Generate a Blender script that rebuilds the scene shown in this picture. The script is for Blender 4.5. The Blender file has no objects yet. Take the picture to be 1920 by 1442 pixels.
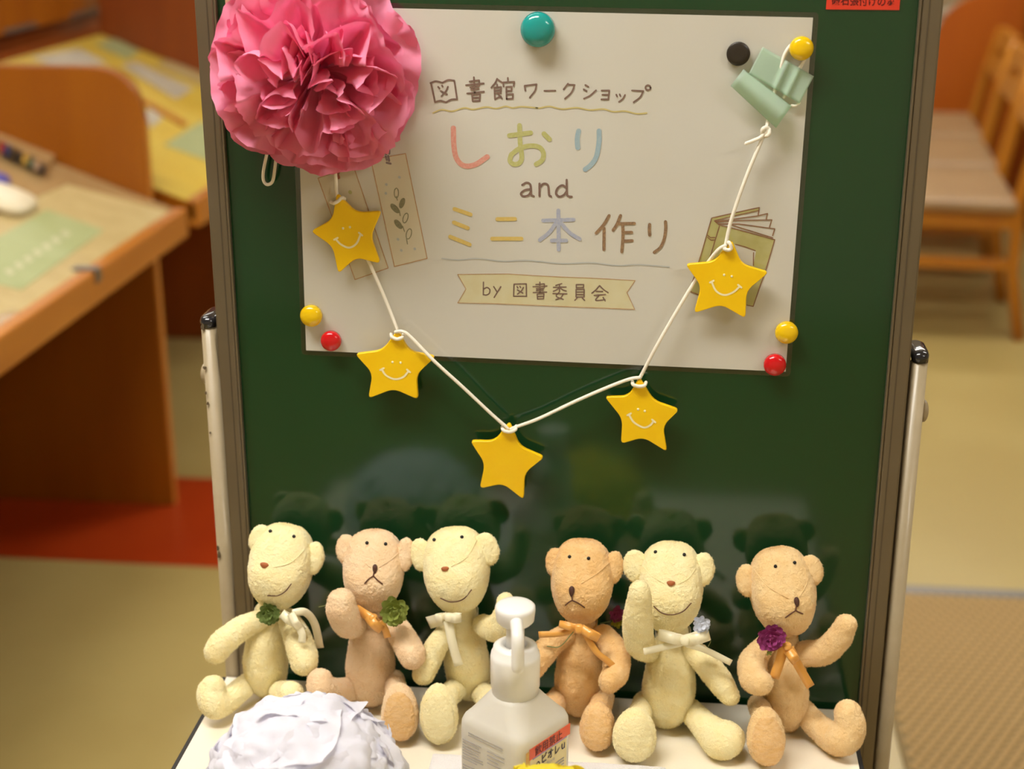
import bpy, bmesh, math, random
import numpy as np
from mathutils import Vector, Matrix, noise
from mathutils.bvhtree import BVHTree

# ------------------------------------------------------------------ camera, world, lights, exposure
PITCH, YAW, CAM_D, CAM_H, FPX = math.radians(19.05), math.radians(5.9), 1.223, 1.40, 2775.0
sc = bpy.context.scene
col = sc.collection
CAM = np.array([0.0, -CAM_D, CAM_H])
FWD = np.array([-math.sin(YAW)*math.cos(PITCH), math.cos(YAW)*math.cos(PITCH), -math.sin(PITCH)])
RGT = np.array([math.cos(YAW), math.sin(YAW), 0.0])
UPV = np.cross(RGT, FWD)
cd = bpy.data.cameras.new('camera')
cam = bpy.data.objects.new('camera', cd); col.objects.link(cam)
cd.sensor_fit = 'HORIZONTAL'; cd.sensor_width = 17.3; cd.lens = 17.3*FPX/1920.0
cam.matrix_world = Matrix(((RGT[0], UPV[0], -FWD[0], CAM[0]), (RGT[1], UPV[1], -FWD[1], CAM[1]), (RGT[2], UPV[2], -FWD[2], CAM[2]), (0, 0, 0, 1)))
cd.clip_start = 0.05
cd.dof.use_dof = True; cd.dof.focus_distance = 1.235; cd.dof.aperture_fstop = 1.9
sc.camera = cam
w = bpy.data.worlds.new('world'); sc.world = w; w.use_nodes = True
w.node_tree.nodes['Background'].inputs[0].default_value = (1.0, 0.88, 0.68, 1)
w.node_tree.nodes['Background'].inputs[1].default_value = 0.10
sc.view_settings.view_transform = 'Standard'; sc.view_settings.look = 'None'
sc.view_settings.gamma = 1.0; sc.view_settings.use_curve_mapping = False
sc.view_settings.exposure = 0.0
LAMP_COL = (1.0, 0.97, 0.90)
LAMP_W = 33.5
# ceiling lamps: x, y, length along x, width along y, strength factor
LAMPS = [(-0.70, -0.60, 1.25, 0.30, 1.0), (1.9, -1.6, 1.25, 0.30, .6), (-1.5, 0.95, 1.25, 0.30, .62), (1.5, 1.0, 1.25, .30, .60), (0.6, 3.2, 1.25, .30, .85), (1.2, 4.9, 1.25, .30, .7), (-2.2, 4.4, 1.25, .30, .5)]
CEIL = 2.62

# ------------------------------------------------------------------ measuring helpers (photo ray -> real plane)
def ray(x, y):
    d = FWD*FPX + RGT*(x-960.0) - UPV*(y-721.0)
    return d/np.linalg.norm(d)
def onY(x, y, Y):
    d = ray(x, y); return CAM + d*((Y-CAM[1])/d[1])
def onZ(x, y, Z):
    d = ray(x, y); return CAM + d*((Z-CAM[2])/d[2])
def onX(x, y, X):
    d = ray(x, y); return CAM + d*((X-CAM[0])/d[0])
def mpp(P): return float((np.asarray(P)-CAM) @ FWD)/FPX      # metres per photo pixel at P

def s2l(c):
    c /= 255.0
    return c/12.92 if c <= .04045 else ((c+.055)/1.055)**2.4
def S(r, g, b): return (s2l(r), s2l(g), s2l(b), 1.0)

# ------------------------------------------------------------------ materials
def pmat(name, base, rough=.5, metal=0., spec=.5, sheen=0., coat=0., bump=(), var=None, trans=0., stretch=None, ior=1.5, sub=0., coat_rough=.05):
    m = bpy.data.materials.new(name); m.use_nodes = True
    nt = m.node_tree; b = nt.nodes['Principled BSDF']
    b.inputs['Base Color'].default_value = base; b.inputs['Roughness'].default_value = rough
    b.inputs['Metallic'].default_value = metal; b.inputs['Specular IOR Level'].default_value = spec
    b.inputs['Sheen Weight'].default_value = sheen; b.inputs['Sheen Roughness'].default_value = .5
    b.inputs['Coat Weight'].default_value = coat; b.inputs['Coat Roughness'].default_value = coat_rough
    b.inputs['Transmission Weight'].default_value = trans; b.inputs['IOR'].default_value = ior
    tc = nt.nodes.new('ShaderNodeTexCoord'); co = tc.outputs['Object']
    if stretch:
        mp = nt.nodes.new('ShaderNodeMapping'); mp.inputs['Scale'].default_value = stretch
        nt.links.new(co, mp.inputs['Vector']); co = mp.outputs['Vector']
    if var:
        n = nt.nodes.new('ShaderNodeTexNoise'); n.inputs['Scale'].default_value = var[0]; n.inputs['Detail'].default_value = 5
        nt.links.new(co, n.inputs['Vector'])
        r = nt.nodes.new('ShaderNodeMapRange'); r.inputs[1].default_value = .35; r.inputs[2].default_value = .65
        nt.links.new(n.outputs[0], r.inputs[0])
        mx = nt.nodes.new('ShaderNodeMix'); mx.data_type = 'RGBA'
        mx.inputs[6].default_value = base; mx.inputs[7].default_value = var[1]
        nt.links.new(r.outputs[0], mx.inputs[0]); nt.links.new(mx.outputs[2], b.inputs['Base Color'])
    prev = None
    for (sca, st, dist) in bump:
        n = nt.nodes.new('ShaderNodeTexNoise'); n.inputs['Scale'].default_value = sca; n.inputs['Detail'].default_value = 3
        nt.links.new(co, n.inputs['Vector'])
        bp = nt.nodes.new('ShaderNodeBump'); bp.inputs['Strength'].default_value = st; bp.inputs['Distance'].default_value = dist
        nt.links.new(n.outputs[0], bp.inputs['Height'])
        if prev: nt.links.new(prev.outputs[0], bp.inputs['Normal'])
        prev = bp
    if prev: nt.links.new(prev.outputs[0], b.inputs['Normal'])
    return m

def tissue(name, refl, thru, mixf=.4):
    m = bpy.data.materials.new(name); m.use_nodes = True; nt = m.node_tree
    nt.nodes.remove(nt.nodes['Principled BSDF'])
    d = nt.nodes.new('ShaderNodeBsdfDiffuse'); t = nt.nodes.new('ShaderNodeBsdfTranslucent'); x = nt.nodes.new('ShaderNodeMixShader')
    d.inputs[0].default_value = refl; t.inputs[0].default_value = thru; x.inputs[0].default_value = mixf
    nt.links.new(d.outputs[0], x.inputs[1]); nt.links.new(t.outputs[0], x.inputs[2])
    tc = nt.nodes.new('ShaderNodeTexCoord'); n = nt.nodes.new('ShaderNodeTexNoise'); n.inputs['Scale'].default_value = 160
    bp = nt.nodes.new('ShaderNodeBump'); bp.inputs['Strength'].default_value = .35; bp.inputs['Distance'].default_value = .001
    nt.links.new(tc.outputs['Object'], n.inputs['Vector']); nt.links.new(n.outputs[0], bp.inputs['Height'])
    nt.links.new(bp.outputs[0], d.inputs['Normal'])
    nt.links.new(x.outputs[0], nt.nodes['Material Output'].inputs[0])
    return m

def film(name, tint, gloss, rough):
    m = bpy.data.materials.new(name); m.use_nodes = True; nt = m.node_tree
    nt.nodes.remove(nt.nodes['Principled BSDF'])
    t = nt.nodes.new('ShaderNodeBsdfTransparent'); g = nt.nodes.new('ShaderNodeBsdfGlossy'); x = nt.nodes.new('ShaderNodeMixShader')
    t.inputs[0].default_value = tint; g.inputs['Roughness'].default_value = rough; x.inputs[0].default_value = gloss
    nt.links.new(t.outputs[0], x.inputs[1]); nt.links.new(g.outputs[0], x.inputs[2]); nt.links.new(x.outputs[0], nt.nodes['Material Output'].inputs[0])
    return m

def emat(name, c, st):
    m = bpy.data.materials.new(name); m.use_nodes = True; nt = m.node_tree
    nt.nodes.remove(nt.nodes['Principled BSDF']); e = nt.nodes.new('ShaderNodeEmission')
    e.inputs[0].default_value = (*c, 1); e.inputs[1].default_value = st
    nt.links.new(e.outputs[0], nt.nodes['Material Output'].inputs[0]); return m

M = {}
M['floor'] = pmat('vinyl_floor', S(180, 160, 100), .32, var=(3., S(172, 151, 92)), bump=((40, .05, .001),))
M['red_floor'] = pmat('red_vinyl', S(176, 62, 20), .30, var=(4., S(166, 54, 16)))
M['wall'] = pmat('painted_wall', S(226, 214, 188), .8, bump=((200, .1, .001),))
M['ceil'] = pmat('ceiling_tile', S(235, 230, 218), .85, bump=((120, .2, .001),))
M['wood'] = pmat('orange_veneer', S(158, 90, 4), .38, var=(9., S(148, 80, 4)), stretch=(1, 1, .12))
M['wood_dark'] = pmat('dark_veneer', S(150, 72, 14), .42, var=(9., S(132, 60, 10)), stretch=(1, 1, .12))
M['wood_edge'] = pmat('pale_edge_wood', S(194, 124, 42), .38, var=(12., S(180, 110, 34)), stretch=(1, .15, 1))
M['desk_beige'] = pmat('beige_laminate', S(178, 148, 102), .25, var=(5., S(170, 138, 92)))
M['yellow_cloth'] = pmat('yellow_paper', S(214, 188, 78), .45, var=(6., S(208, 176, 64)))
M['paper_green'] = pmat('pale_green_paper', S(172, 180, 130), .5, var=(14., S(164, 172, 120)))
M['paper_grey'] = pmat('pale_grey_paper', S(200, 192, 172), .5, var=(20., S(184, 176, 158)))
M['paper_cream'] = pmat('cream_paper', S(196, 176, 124), .5, var=(20., S(186, 164, 112)))
M['ink_pale'] = pmat('pale_print', S(200, 198, 162), .5)
M['chrome'] = pmat('steel', S(132, 126, 118), .45, metal=.7)
M['alu'] = pmat('anodised_aluminium', S(128, 116, 96), .42, metal=.6, bump=((300, .05, .0005),), var=(6., S(120, 108, 88)))
M['alu_dark'] = pmat('aluminium_groove', S(98, 88, 72), .5, metal=.5)
M['post'] = pmat('cream_enamel_tube', S(172, 156, 128), .4, coat=.15, var=(30., S(164, 148, 118)))
M['scuff'] = pmat('scuff_mark', S(96, 82, 60), .8)
M['black_cap'] = pmat('black_plastic', S(26, 27, 34), .18, coat=.5)
M['board'] = pmat('green_enamel_steel', S(24, 64, 35), .10, spec=.62, bump=((900, .012, .0002),), var=(2., S(22, 60, 32)))
M['pink_label'] = pmat('pink_label_sheet', S(226, 172, 150), .5, var=(60., S(220, 162, 140)))
M['red_label'] = pmat('red_label_sheet', S(226, 66, 44), .4, var=(60., S(216, 58, 38)))
M['ink_dark_red'] = pmat('dark_print', S(92, 16, 16), .5)
M['paper'] = pmat('poster_paper', S(228, 226, 221), .6, var=(8., S(226, 223, 216)))
M['film'] = film('laminate_film', (.97, .97, .96, 1), .035, .12)
M['film_edge'] = film('laminate_border', (.80, .84, .82, 1), .06, .15)
M['ink_brown'] = pmat('brown_crayon', S(122, 94, 88), .7, var=(700., S(144, 116, 104)))
M['ink_brown2'] = pmat('rough_brown_crayon', S(132, 100, 80), .7, var=(500., S(176, 142, 104)))
M['ink_red'] = pmat('red_crayon', S(238, 156, 144), .7, var=(500., S(240, 182, 168)))
M['ink_green'] = pmat('green_crayon', S(196, 198, 122), .7, var=(500., S(208, 206, 146)))
M['ink_blue'] = pmat('blue_crayon', S(160, 192, 214), .7, var=(500., S(180, 202, 214)))
M['ink_violet'] = pmat('violet_crayon', S(174, 182, 214), .7, var=(500., S(196, 200, 216)))
M['ink_yellow'] = pmat('yellow_crayon', S(232, 200, 104), .7, var=(500., S(234, 208, 130)))
M['ink_yline'] = pmat('yellow_line_crayon', S(218, 202, 134), .7)
M['ink_gline'] = pmat('grey_line_crayon', S(198, 202, 204), .7)
M['ink_orange'] = pmat('orange_outline_crayon', S(196, 146, 104), .7, var=(400., S(214, 176, 132)))
M['ink_olive'] = pmat('olive_outline_crayon', S(160, 122, 84), .7, var=(300., S(146, 96, 76)))
M['fill_banner'] = pmat('banner_tint', S(232, 226, 192), .7, var=(90., S(228, 219, 178)))
M['fill_mark'] = pmat('bookmark_tint', S(228, 221, 200), .7, var=(60., S(230, 219, 196)))
M['fill_book'] = pmat('book_tint', S(202, 198, 138), .7, var=(120., S(192, 187, 118)))
M['leaf_ink'] = pmat('leaf_crayon', S(132, 130, 104), .7, var=(500., S(160, 156, 124)))
M['purple_ink'] = pmat('purple_crayon', S(128, 112, 128), .7, var=(400., S(160, 144, 140)))
M['pinkish_ink'] = pmat('rose_crayon', S(196, 124, 104), .7)
M['mag_teal'] = pmat('teal_magnet_plastic', S(30, 150, 146), .16, coat=.4)
M['mag_black'] = pmat('black_magnet_plastic', S(48, 42, 36), .3)
M['mag_yellow'] = pmat('yellow_magnet_plastic', S(240, 198, 10), .18, coat=.4)
M['mag_red'] = pmat('red_magnet_plastic', S(206, 14, 26), .18, coat=.4)
M['star'] = pmat('yellow_painted_wood', S(252, 208, 18), .34, spec=.4, var=(40., S(250, 202, 12)), bump=((500, .04, .0004),))
M['star_ink'] = pmat('cream_paint', S(250, 240, 196), .5)
M['string'] = pmat('white_cotton_cord', S(246, 240, 224), .8, bump=((2200, .4, .0004),))
M['pink'] = tissue('pink_tissue', S(255, 166, 198), S(255, 112, 164), .28)
M['white'] = tissue('white_tissue', S(243, 242, 251), S(243, 241, 251), .33)
M['yellow_t'] = tissue('yellow_tissue', S(248, 234, 84), S(250, 228, 70), .4)
M['table'] = pmat('cream_melamine', S(244, 236, 218), .3, var=(5., S(242, 232, 212)))
M['black_edge'] = pmat('black_rubber_edge', S(28, 26, 26), .5)
M['leg_metal'] = pmat('black_tube', S(40, 38, 36), .4, metal=.4)
M['towel'] = pmat('white_terry', S(246, 243, 246), .9, sheen=.3, bump=((700, .8, .0015),))
TB = ((700, .6, .0014), (240, .3, .0016))
M['cream'] = pmat('cream_terry', S(255, 244, 196), .92, spec=.15, sheen=.35, bump=TB, var=(90., S(254, 238, 180)))
M['tan'] = pmat('tan_terry', S(250, 222, 184), .92, spec=.15, sheen=.35, bump=TB, var=(90., S(246, 212, 168)))
M['tan2'] = pmat('amber_terry', S(245, 207, 150), .92, spec=.15, sheen=.35, bump=TB, var=(90., S(238, 192, 128)))
M['tan3'] = pmat('sand_terry', S(248, 217, 164), .92, spec=.15, sheen=.35, bump=TB, var=(90., S(242, 205, 146)))
M['pad_tan'] = pmat('amber_sole_terry', S(242, 204, 150), .92, spec=.15, sheen=.3, bump=((600, .6, .0014),), var=(120., S(236, 190, 126)), stretch=(1, 1, 3))
M['pad_cream'] = pmat('cream_sole_terry', S(252, 240, 192), .92, spec=.15, sheen=.3, bump=((600, .6, .0014),), var=(120., S(246, 230, 174)), stretch=(1, 1, 3))
M['eye'] = pmat('black_bead', S(16, 14, 18), .2)
M['nose_brown'] = pmat('dark_brown_thread', S(78, 46, 34), .6, bump=((900, .5, .0006),), stretch=(4, 1, 1))
M['nose_rust'] = pmat('rust_thread', S(172, 96, 50), .6, bump=((900, .5, .0006),), stretch=(4, 1, 1))
M['thread'] = pmat('brown_thread', S(96, 58, 38), .7)
M['satin_o'] = pmat('orange_satin', S(232, 166, 74), .32, spec=.6, sheen=.2, bump=((1500, .1, .0003),))
M['satin_c'] = pmat('cream_satin', S(246, 238, 204), .3, spec=.6, sheen=.2, bump=((1500, .1, .0003),))
M['fl_green'] = pmat('olive_green_paper_petal', S(134, 148, 62), .7, var=(200., S(160, 168, 84)))
M['fl_dgreen'] = pmat('deep_green_paper_petal', S(104, 126, 58), .7, var=(200., S(136, 152, 84)))
M['fl_purple'] = pmat('purple_paper_petal', S(152, 52, 116), .7, var=(200., S(172, 74, 138)))
M['fl_lime'] = pmat('lime_paper_petal', S(186, 180, 60), .7)
M['fl_white'] = pmat('pale_blue_paper_petal', S(222, 226, 236), .7, var=(200., S(206, 212, 226)))
M['wire'] = pmat('green_wire', S(110, 124, 70), .6)
M['pump'] = pmat('white_pump_plastic', S(246, 244, 240), .3, coat=.2, sub=.1)
M['ink_grey'] = pmat('grey_print', S(178, 174, 172), .6)
M['ink_navy'] = pmat('navy_print', S(44, 36, 66), .6)
M['label'] = pmat('cream_bottle_label', S(236, 222, 168), .4, var=(60., S(232, 214, 148)))
M['tape_red'] = pmat('orange_red_tape', S(234, 96, 52), .35, var=(40., S(238, 84, 22)))
M['tape_ochre'] = pmat('ochre_tape_end', S(224, 176, 78), .4)
M['violet_line'] = pmat('violet_stripe', S(150, 140, 190), .5)
M['seat'] = pmat('beige_vinyl_seat', S(158, 127, 88), .45, var=(6., S(150, 118, 80)))
M['chair_wood'] = pmat('oak_chair_wood', S(190, 122, 26), .38, var=(12., S(178, 108, 20)), stretch=(1, 1, .15))
M['mat_rubber'] = pmat('tan_rubber_mat', S(132, 110, 66), .7)
M['mat_nub'] = pmat('tan_mat_nub', S(188, 154, 100), .65)
M['pens'] = pmat('dark_clutter', S(70, 62, 56), .5, var=(60., S(150, 60, 50)))
M['blue_pl'] = pmat('blue_plastic', S(70, 66, 160), .4)
M['white_pl'] = pmat('ivory_plastic', S(226, 214, 184), .35)
M['dark_void'] = pmat('dark_background', S(58, 32, 14), .6, var=(8., S(48, 26, 10)))  # darkness of the background interior put into the colour
M['lamp'] = emat('lamp_diffuser', LAMP_COL, LAMP_W)

def bottle_mat():
    m = bpy.data.materials.new('frosted_plastic'); m.use_nodes = True; nt = m.node_tree
    b = nt.nodes['Principled BSDF']; b.inputs['Base Color'].default_value = S(252, 251, 246); b.inputs['Roughness'].default_value = .38
    t = nt.nodes.new('ShaderNodeBsdfTranslucent'); t.inputs[0].default_value = S(240, 234, 218)
    tr = nt.nodes.new('ShaderNodeBsdfTransparent'); tr.inputs[0].default_value = S(250, 246, 232)
    n = nt.nodes.new('ShaderNodeTexNoise'); n.inputs['Scale'].default_value = 30
    x = nt.nodes.new('ShaderNodeMixShader'); x.inputs[0].default_value = .45
    y = nt.nodes.new('ShaderNodeMixShader'); y.inputs[0].default_value = .06
    nt.links.new(b.outputs[0], x.inputs[1]); nt.links.new(t.outputs[0], x.inputs[2])
    nt.links.new(x.outputs[0], y.inputs[1]); nt.links.new(tr.outputs[0], y.inputs[2])
    nt.links.new(y.outputs[0], nt.nodes['Material Output'].inputs[0])
    return m
M['frost'] = bottle_mat()
M['tape_mint'] = None
def mint():
    m = bpy.data.materials.new('mint_tape'); m.use_nodes = True; nt = m.node_tree
    b = nt.nodes['Principled BSDF']; b.inputs['Base Color'].default_value = S(238, 250, 240); b.inputs['Roughness'].default_value = .35
    tr = nt.nodes.new('ShaderNodeBsdfTransparent'); tr.inputs[0].default_value = S(206, 232, 210)
    t = nt.nodes.new('ShaderNodeBsdfTranslucent'); t.inputs[0].default_value = S(214, 238, 214)
    n = nt.nodes.new('ShaderNodeTexNoise'); n.inputs['Scale'].default_value = 60
    x = nt.nodes.new('ShaderNodeMixShader'); x.inputs[0].default_value = .3
    y = nt.nodes.new('ShaderNodeMixShader'); y.inputs[0].default_value = .50
    nt.links.new(b.outputs[0], x.inputs[1]); nt.links.new(t.outputs[0], x.inputs[2])
    nt.links.new(x.outputs[0], y.inputs[1]); nt.links.new(tr.outputs[0], y.inputs[2])
    nt.links.new(y.outputs[0], nt.nodes['Material Output'].inputs[0]); return m
M['tape_mint'] = mint()

# ------------------------------------------------------------------ object helpers
WORLD = {}
def tag(o, label, cat, group=None, kind=None):
    if label: o['label'] = label
    if cat: o['category'] = cat
    if group: o['group'] = group
    if kind: o['kind'] = kind
    return o
def thing(name, loc, label, cat, group=None):
    o = bpy.data.objects.new(name, None); col.objects.link(o); o.empty_display_size = .05
    o.location = Vector(loc); WORLD[o] = np.array(loc, float)
    return tag(o, label, cat, group)
def obj(name, V, F, mat, parent=None, smooth=False, label=None):
    V = np.asarray(V, float)
    org = np.array([(V[:, 0].min()+V[:, 0].max())/2, (V[:, 1].min()+V[:, 1].max())/2, V[:, 2].min()])
    me = bpy.data.meshes.new(name); me.from_pydata((V-org).tolist(), [], F); me.update()
    me.materials.append(mat)
    if smooth: me.polygons.foreach_set('use_smooth', [True]*len(me.polygons))
    o = bpy.data.objects.new(name, me); col.objects.link(o)
    WORLD[o] = org
    if parent is not None:
        o.parent = parent; o.location = Vector(org-WORLD[parent])
    else: o.location = Vector(org)
    if label: o['label'] = label
    return o
def share(src, name, world_matrix_local, parent):
    o = bpy.data.objects.new(name, src); col.objects.link(o); o.parent = parent; o.matrix_local = world_matrix_local
    return o
def add(A, B):
    n = len(A[0]); A[0].extend([tuple(v) for v in B[0]]); A[1].extend([tuple(i+n for i in f) for f in B[1]]); return A
def box(a, b):
    x0, y0, z0 = a; x1, y1, z1 = b
    V = [(x0, y0, z0), (x1, y0, z0), (x1, y1, z0), (x0, y1, z0), (x0, y0, z1), (x1, y0, z1), (x1, y1, z1), (x0, y1, z1)]
    return [V, [(0, 3, 2, 1), (4, 5, 6, 7), (0, 1, 5, 4), (1, 2, 6, 5), (2, 3, 7, 6), (3, 0, 4, 7)]]
def obox(name, a, b, mat, parent=None, bev=0., label=None):
    g = box(a, b); o = obj(name, g[0], g[1], mat, parent, label=label)
    if bev:
        md = o.modifiers.new('bevel', 'BEVEL'); md.width = bev; md.segments = 2
    return o
def prism(poly, axis, t0, t1):
    """poly: 2D outline; axis 'y' -> poly is (x,z), extruded along y, etc."""
    n = len(poly); V = []
    for t in (t0, t1):
        for (a, b) in poly:
            V.append({'y': (a, t, b), 'x': (t, a, b), 'z': (a, b, t)}[axis])
    F = [tuple(range(n)), tuple(range(2*n-1, n-1, -1))]
    for i in range(n):
        j = (i+1) % n; F.append((i, i+n, j+n, j))
    return [V, F]
def fixn(o):
    bm = bmesh.new(); bm.from_mesh(o.data); bmesh.ops.recalc_face_normals(bm, faces=bm.faces); bm.to_mesh(o.data); bm.free(); return o
def cr(pts, n=6, extra=None):
    """Catmull-Rom through rows of pts (any dimension)"""
    P = np.asarray(pts, float)
    if len(P) < 3:
        return np.array([P[0]+(P[-1]-P[0])*t for t in np.linspace(0, 1, n+1)])
    Q = np.vstack([2*P[0]-P[1], P, 2*P[-1]-P[-2]]); out = []
    for i in range(1, len(Q)-2):
        for t in np.linspace(0, 1, n, endpoint=False):
            a, b, c, d = Q[i-1], Q[i], Q[i+1], Q[i+2]
            out.append(.5*((2*b)+(c-a)*t+(2*a-5*b+4*c-d)*t*t+(3*b-3*c+d-a)*t**3))
    out.append(P[-1]); return np.array(out)
def sweep(pts, radii, seg=12, caps=4, closed=False):
    P = np.asarray(pts, float); R = np.asarray(radii, float)*np.ones(len(P)); n = len(P)
    T = np.gradient(P, axis=0) if not closed else np.roll(P, -1, 0)-np.roll(P, 1, 0)
    T /= np.linalg.norm(T, axis=1)[:, None]+1e-12
    a = np.array([0, 0, 1.]) if abs(T[0][2]) < .9 else np.array([1., 0, 0])
    N = np.cross(T[0], a); N /= np.linalg.norm(N)
    rings = []
    def ring(p, N, B, r): return [p+r*(math.cos(2*math.pi*k/seg)*N+math.sin(2*math.pi*k/seg)*B) for k in range(seg)]
    frames = []
    for i in range(n):
        N = N-T[i]*(N@T[i]); N /= np.linalg.norm(N); frames.append((N.copy(), np.cross(T[i], N)))
    if caps and not closed:
        for k in range(caps, 0, -1):
            an = math.pi/2*k/(caps+.5); rings.append(ring(P[0]-T[0]*R[0]*math.sin(an), *frames[0], R[0]*math.cos(an)))
    for i in range(n): rings.append(ring(P[i], *frames[i], R[i]))
    if caps and not closed:
        for k in range(1, caps+1):
            an = math.pi/2*k/(caps+.5); rings.append(ring(P[-1]+T[-1]*R[-1]*math.sin(an), *frames[-1], R[-1]*math.cos(an)))
    V = [tuple(v) for r in rings for v in r]; m = len(rings); F = []
    for i in range(m if closed else m-1):
        for k in range(seg):
            i2 = (i+1) % m; k2 = (k+1) % seg
            F.append((i*seg+k, i*seg+k2, i2*seg+k2, i2*seg+k))
    if not closed:
        F.append(tuple(range(seg-1, -1, -1))); F.append(tuple((m-1)*seg+k for k in range(seg)))
    return [V, F]
def lathe(prof, c, seg=32):
    """prof: (r,z) list, around vertical axis at c"""
    V = []; F = []
    for (r, z) in prof:
        for k in range(seg):
            a = 2*math.pi*k/seg; V.append((c[0]+r*math.cos(a), c[1]+r*math.sin(a), c[2]+z))
    for i in range(len(prof)-1):
        for k in range(seg):
            k2 = (k+1) % seg; F.append((i*seg+k, i*seg+k2, (i+1)*seg+k2, (i+1)*seg+k))
    F.append(tuple(range(seg-1, -1, -1))); F.append(tuple((len(prof)-1)*seg+k for k in range(seg)))
    return [V, F]
def ellipsoid(c, ax, nu=20, nv=14, warp=None):
    V = []; F = []
    ax = [np.asarray(a, float) for a in ax]; c = np.asarray(c, float)
    for i in range(nv+1):
        th = math.pi*(i+.001)/(nv+.002)
        for k in range(nu):
            ph = 2*math.pi*k/nu
            d = np.array([math.sin(th)*math.cos(ph), math.sin(th)*math.sin(ph), math.cos(th)])
            if warp is not None: d = warp(d)
            V.append(tuple(c+ax[0]*d[0]+ax[1]*d[1]+ax[2]*d[2]))
    for i in range(nv):
        for k in range(nu):
            k2 = (k+1) % nu; F.append((i*nu+k, (i+1)*nu+k, (i+1)*nu+k2, i*nu+k2))
    F.append(tuple(range(nu))); F.append(tuple(nv*nu+k for k in range(nu-1, -1, -1)))
    return [V, F]
def strip(pts, wid, N=None, B=None, wave=0.):
    """flat ribbon along pts; B fixed width direction or derived from normal hint N"""
    P = np.asarray(pts, float); T = np.gradient(P, axis=0); V = []; F = []
    for i, p in enumerate(P):
        b = B if B is not None else np.cross(T[i], N)
        b = np.asarray(b, float); b = b/(np.linalg.norm(b)+1e-12)
        V += [tuple(p-b*wid/2), tuple(p), tuple(p+b*wid/2)]
    for i in range(len(P)-1):
        for k in (0, 1): F.append((3*i+k, 3*i+k+1, 3*i+k+4, 3*i+k+3))
    return [V, F]
def solid(o, t):
    md = o.modifiers.new('thick', 'SOLIDIFY'); md.thickness = t; md.offset = 0; return o
VIEW = -FWD

# ------------------------------------------------------------------ THE ROOM
X0, X1, Y0, Y1 = -3.6, 4.2, -3.6, 8.2
fl = obox('floor', (X0, Y0, -.1), (X1, Y1, 0), M['floor']); tag(fl, 'beige vinyl floor', 'floor', kind='structure')
obox('floor_stripe', (-3.0, 1.555, 0), (-.42, 2.03, .0012), M['red_floor'], fl, label='red vinyl stripe')
for nm, a, b in (('wall_left', (X0-.1, Y0, 0), (X0, Y1, CEIL)), ('wall_right', (X1, Y0, 0), (X1+.1, Y1, CEIL)), ('wall_back', (X0, Y1, 0), (X1, Y1+.1, CEIL)), ('wall_front', (X0, Y0-.1, 0), (X1, Y0, CEIL))):
    tag(obox(nm, a, b, M['wall']), 'cream painted wall', 'wall', kind='structure')
tag(obox('ceiling', (X0, Y0, CEIL), (X1, Y1, CEIL+.1), M['ceil']), 'off-white ceiling', 'ceiling', kind='structure')
tag(obox('trim_1', (.36, 1.575, 0), (3.2, 1.612, .006), M['chrome'], bev=.002), 'grey metal strip between beige floor and mat', 'trim', kind='structure')
for i, (lx, ly, la, lb, f) in enumerate(LAMPS):
    where = ['above the table', 'behind the camera on the right', 'over the slanted desks', 'over the rubber mat', 'over the aisle behind the board', 'over the far chairs', 'at the far left'][i]
    t = thing('ceiling_light', (lx, ly, CEIL), 'long fluorescent ceiling light '+where, 'ceiling light', 'ceiling lights')
    h = box((lx-la/2-.03, ly-lb/2-.03, CEIL-.05), (lx+la/2+.03, ly+lb/2+.03, CEIL-.001)); obj('housing', h[0], h[1], M['ceil'], t)
    m = M['lamp'] if f == 1.0 else emat('lamp_diffuser', LAMP_COL, LAMP_W*f)
    obox('diffuser', (lx-la/2, ly-lb/2, CEIL-.062), (lx+la/2, ly+lb/2, CEIL-.0505), m, t)

# ------------------------------------------------------------------ LEFT DISPLAY DESKS
SL = .38
def rounded(pts, rads, n=8):
    """round the corners of a 2D polygon"""
    out = []; N = len(pts)
    for i in range(N):
        p = np.array(pts[i], float); a = np.array(pts[i-1], float); b = np.array(pts[(i+1) % N], float); r = rads[i] if hasattr(rads, '__len__') else rads
        if r <= 0: out.append(tuple(p)); continue
        u = (a-p); lu = np.linalg.norm(u); u /= lu; v = (b-p); lv = np.linalg.norm(v); v /= lv
        d = min(r, lu*.48, lv*.48); A = p+u*d; B = p+v*d
        for t in np.linspace(0, 1, n): out.append(tuple((1-t)**2*A+2*t*(1-t)*p+t*t*B))
    return out
def slope_z(x, xf, z0, sgn): return z0+SL*(xf-x)*sgn
def display_desk(xf, ya, yb, sgn, topmat, label, z0=.70, depth=.66, end_panel=True, panel_at=None, low=False):
    """slanted display desk, front edge at x=xf facing +x when sgn=1"""
    t = thing('display_desk', (xf-sgn*.3, (ya+yb)/2, 0), label, 'desk', 'slanted display desks')
    xb = xf-sgn*depth
    # slab
    p = [(xf-sgn*.012, z0), (xb, z0+SL*depth-.012), (xb, z0+SL*depth-.04), (xf-sgn*.012, z0-.035)]
    g = prism(p, 'y', ya, yb); fixn(obj('desk_top', g[0], g[1], M['wood'], t))
    zb = z0+.009+SL*(depth-.035); p = [(xf-sgn*.030, z0+.009), (xb+sgn*.005, zb), (xb+sgn*.005, zb-.002), (xf-sgn*.030, z0+.007)]
    g = prism(p, 'y', ya+.005, yb-.005); fixn(obj('surface_sheet', g[0], g[1], topmat, t))
    e = obox('front_edge', (min(xf, xf-sgn*.03), ya, z0-.052), (max(xf, xf-sgn*.03), yb, z0+.012), M['wood_edge'], t, bev=.006)
    # back panel with its label shelf above
    obox('back_panel', (min(xb, xb-sgn*.02), ya, 0), (max(xb, xb-sgn*.02), yb, z0+SL*depth+.010), M['wood_dark'], t)
    return t
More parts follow.
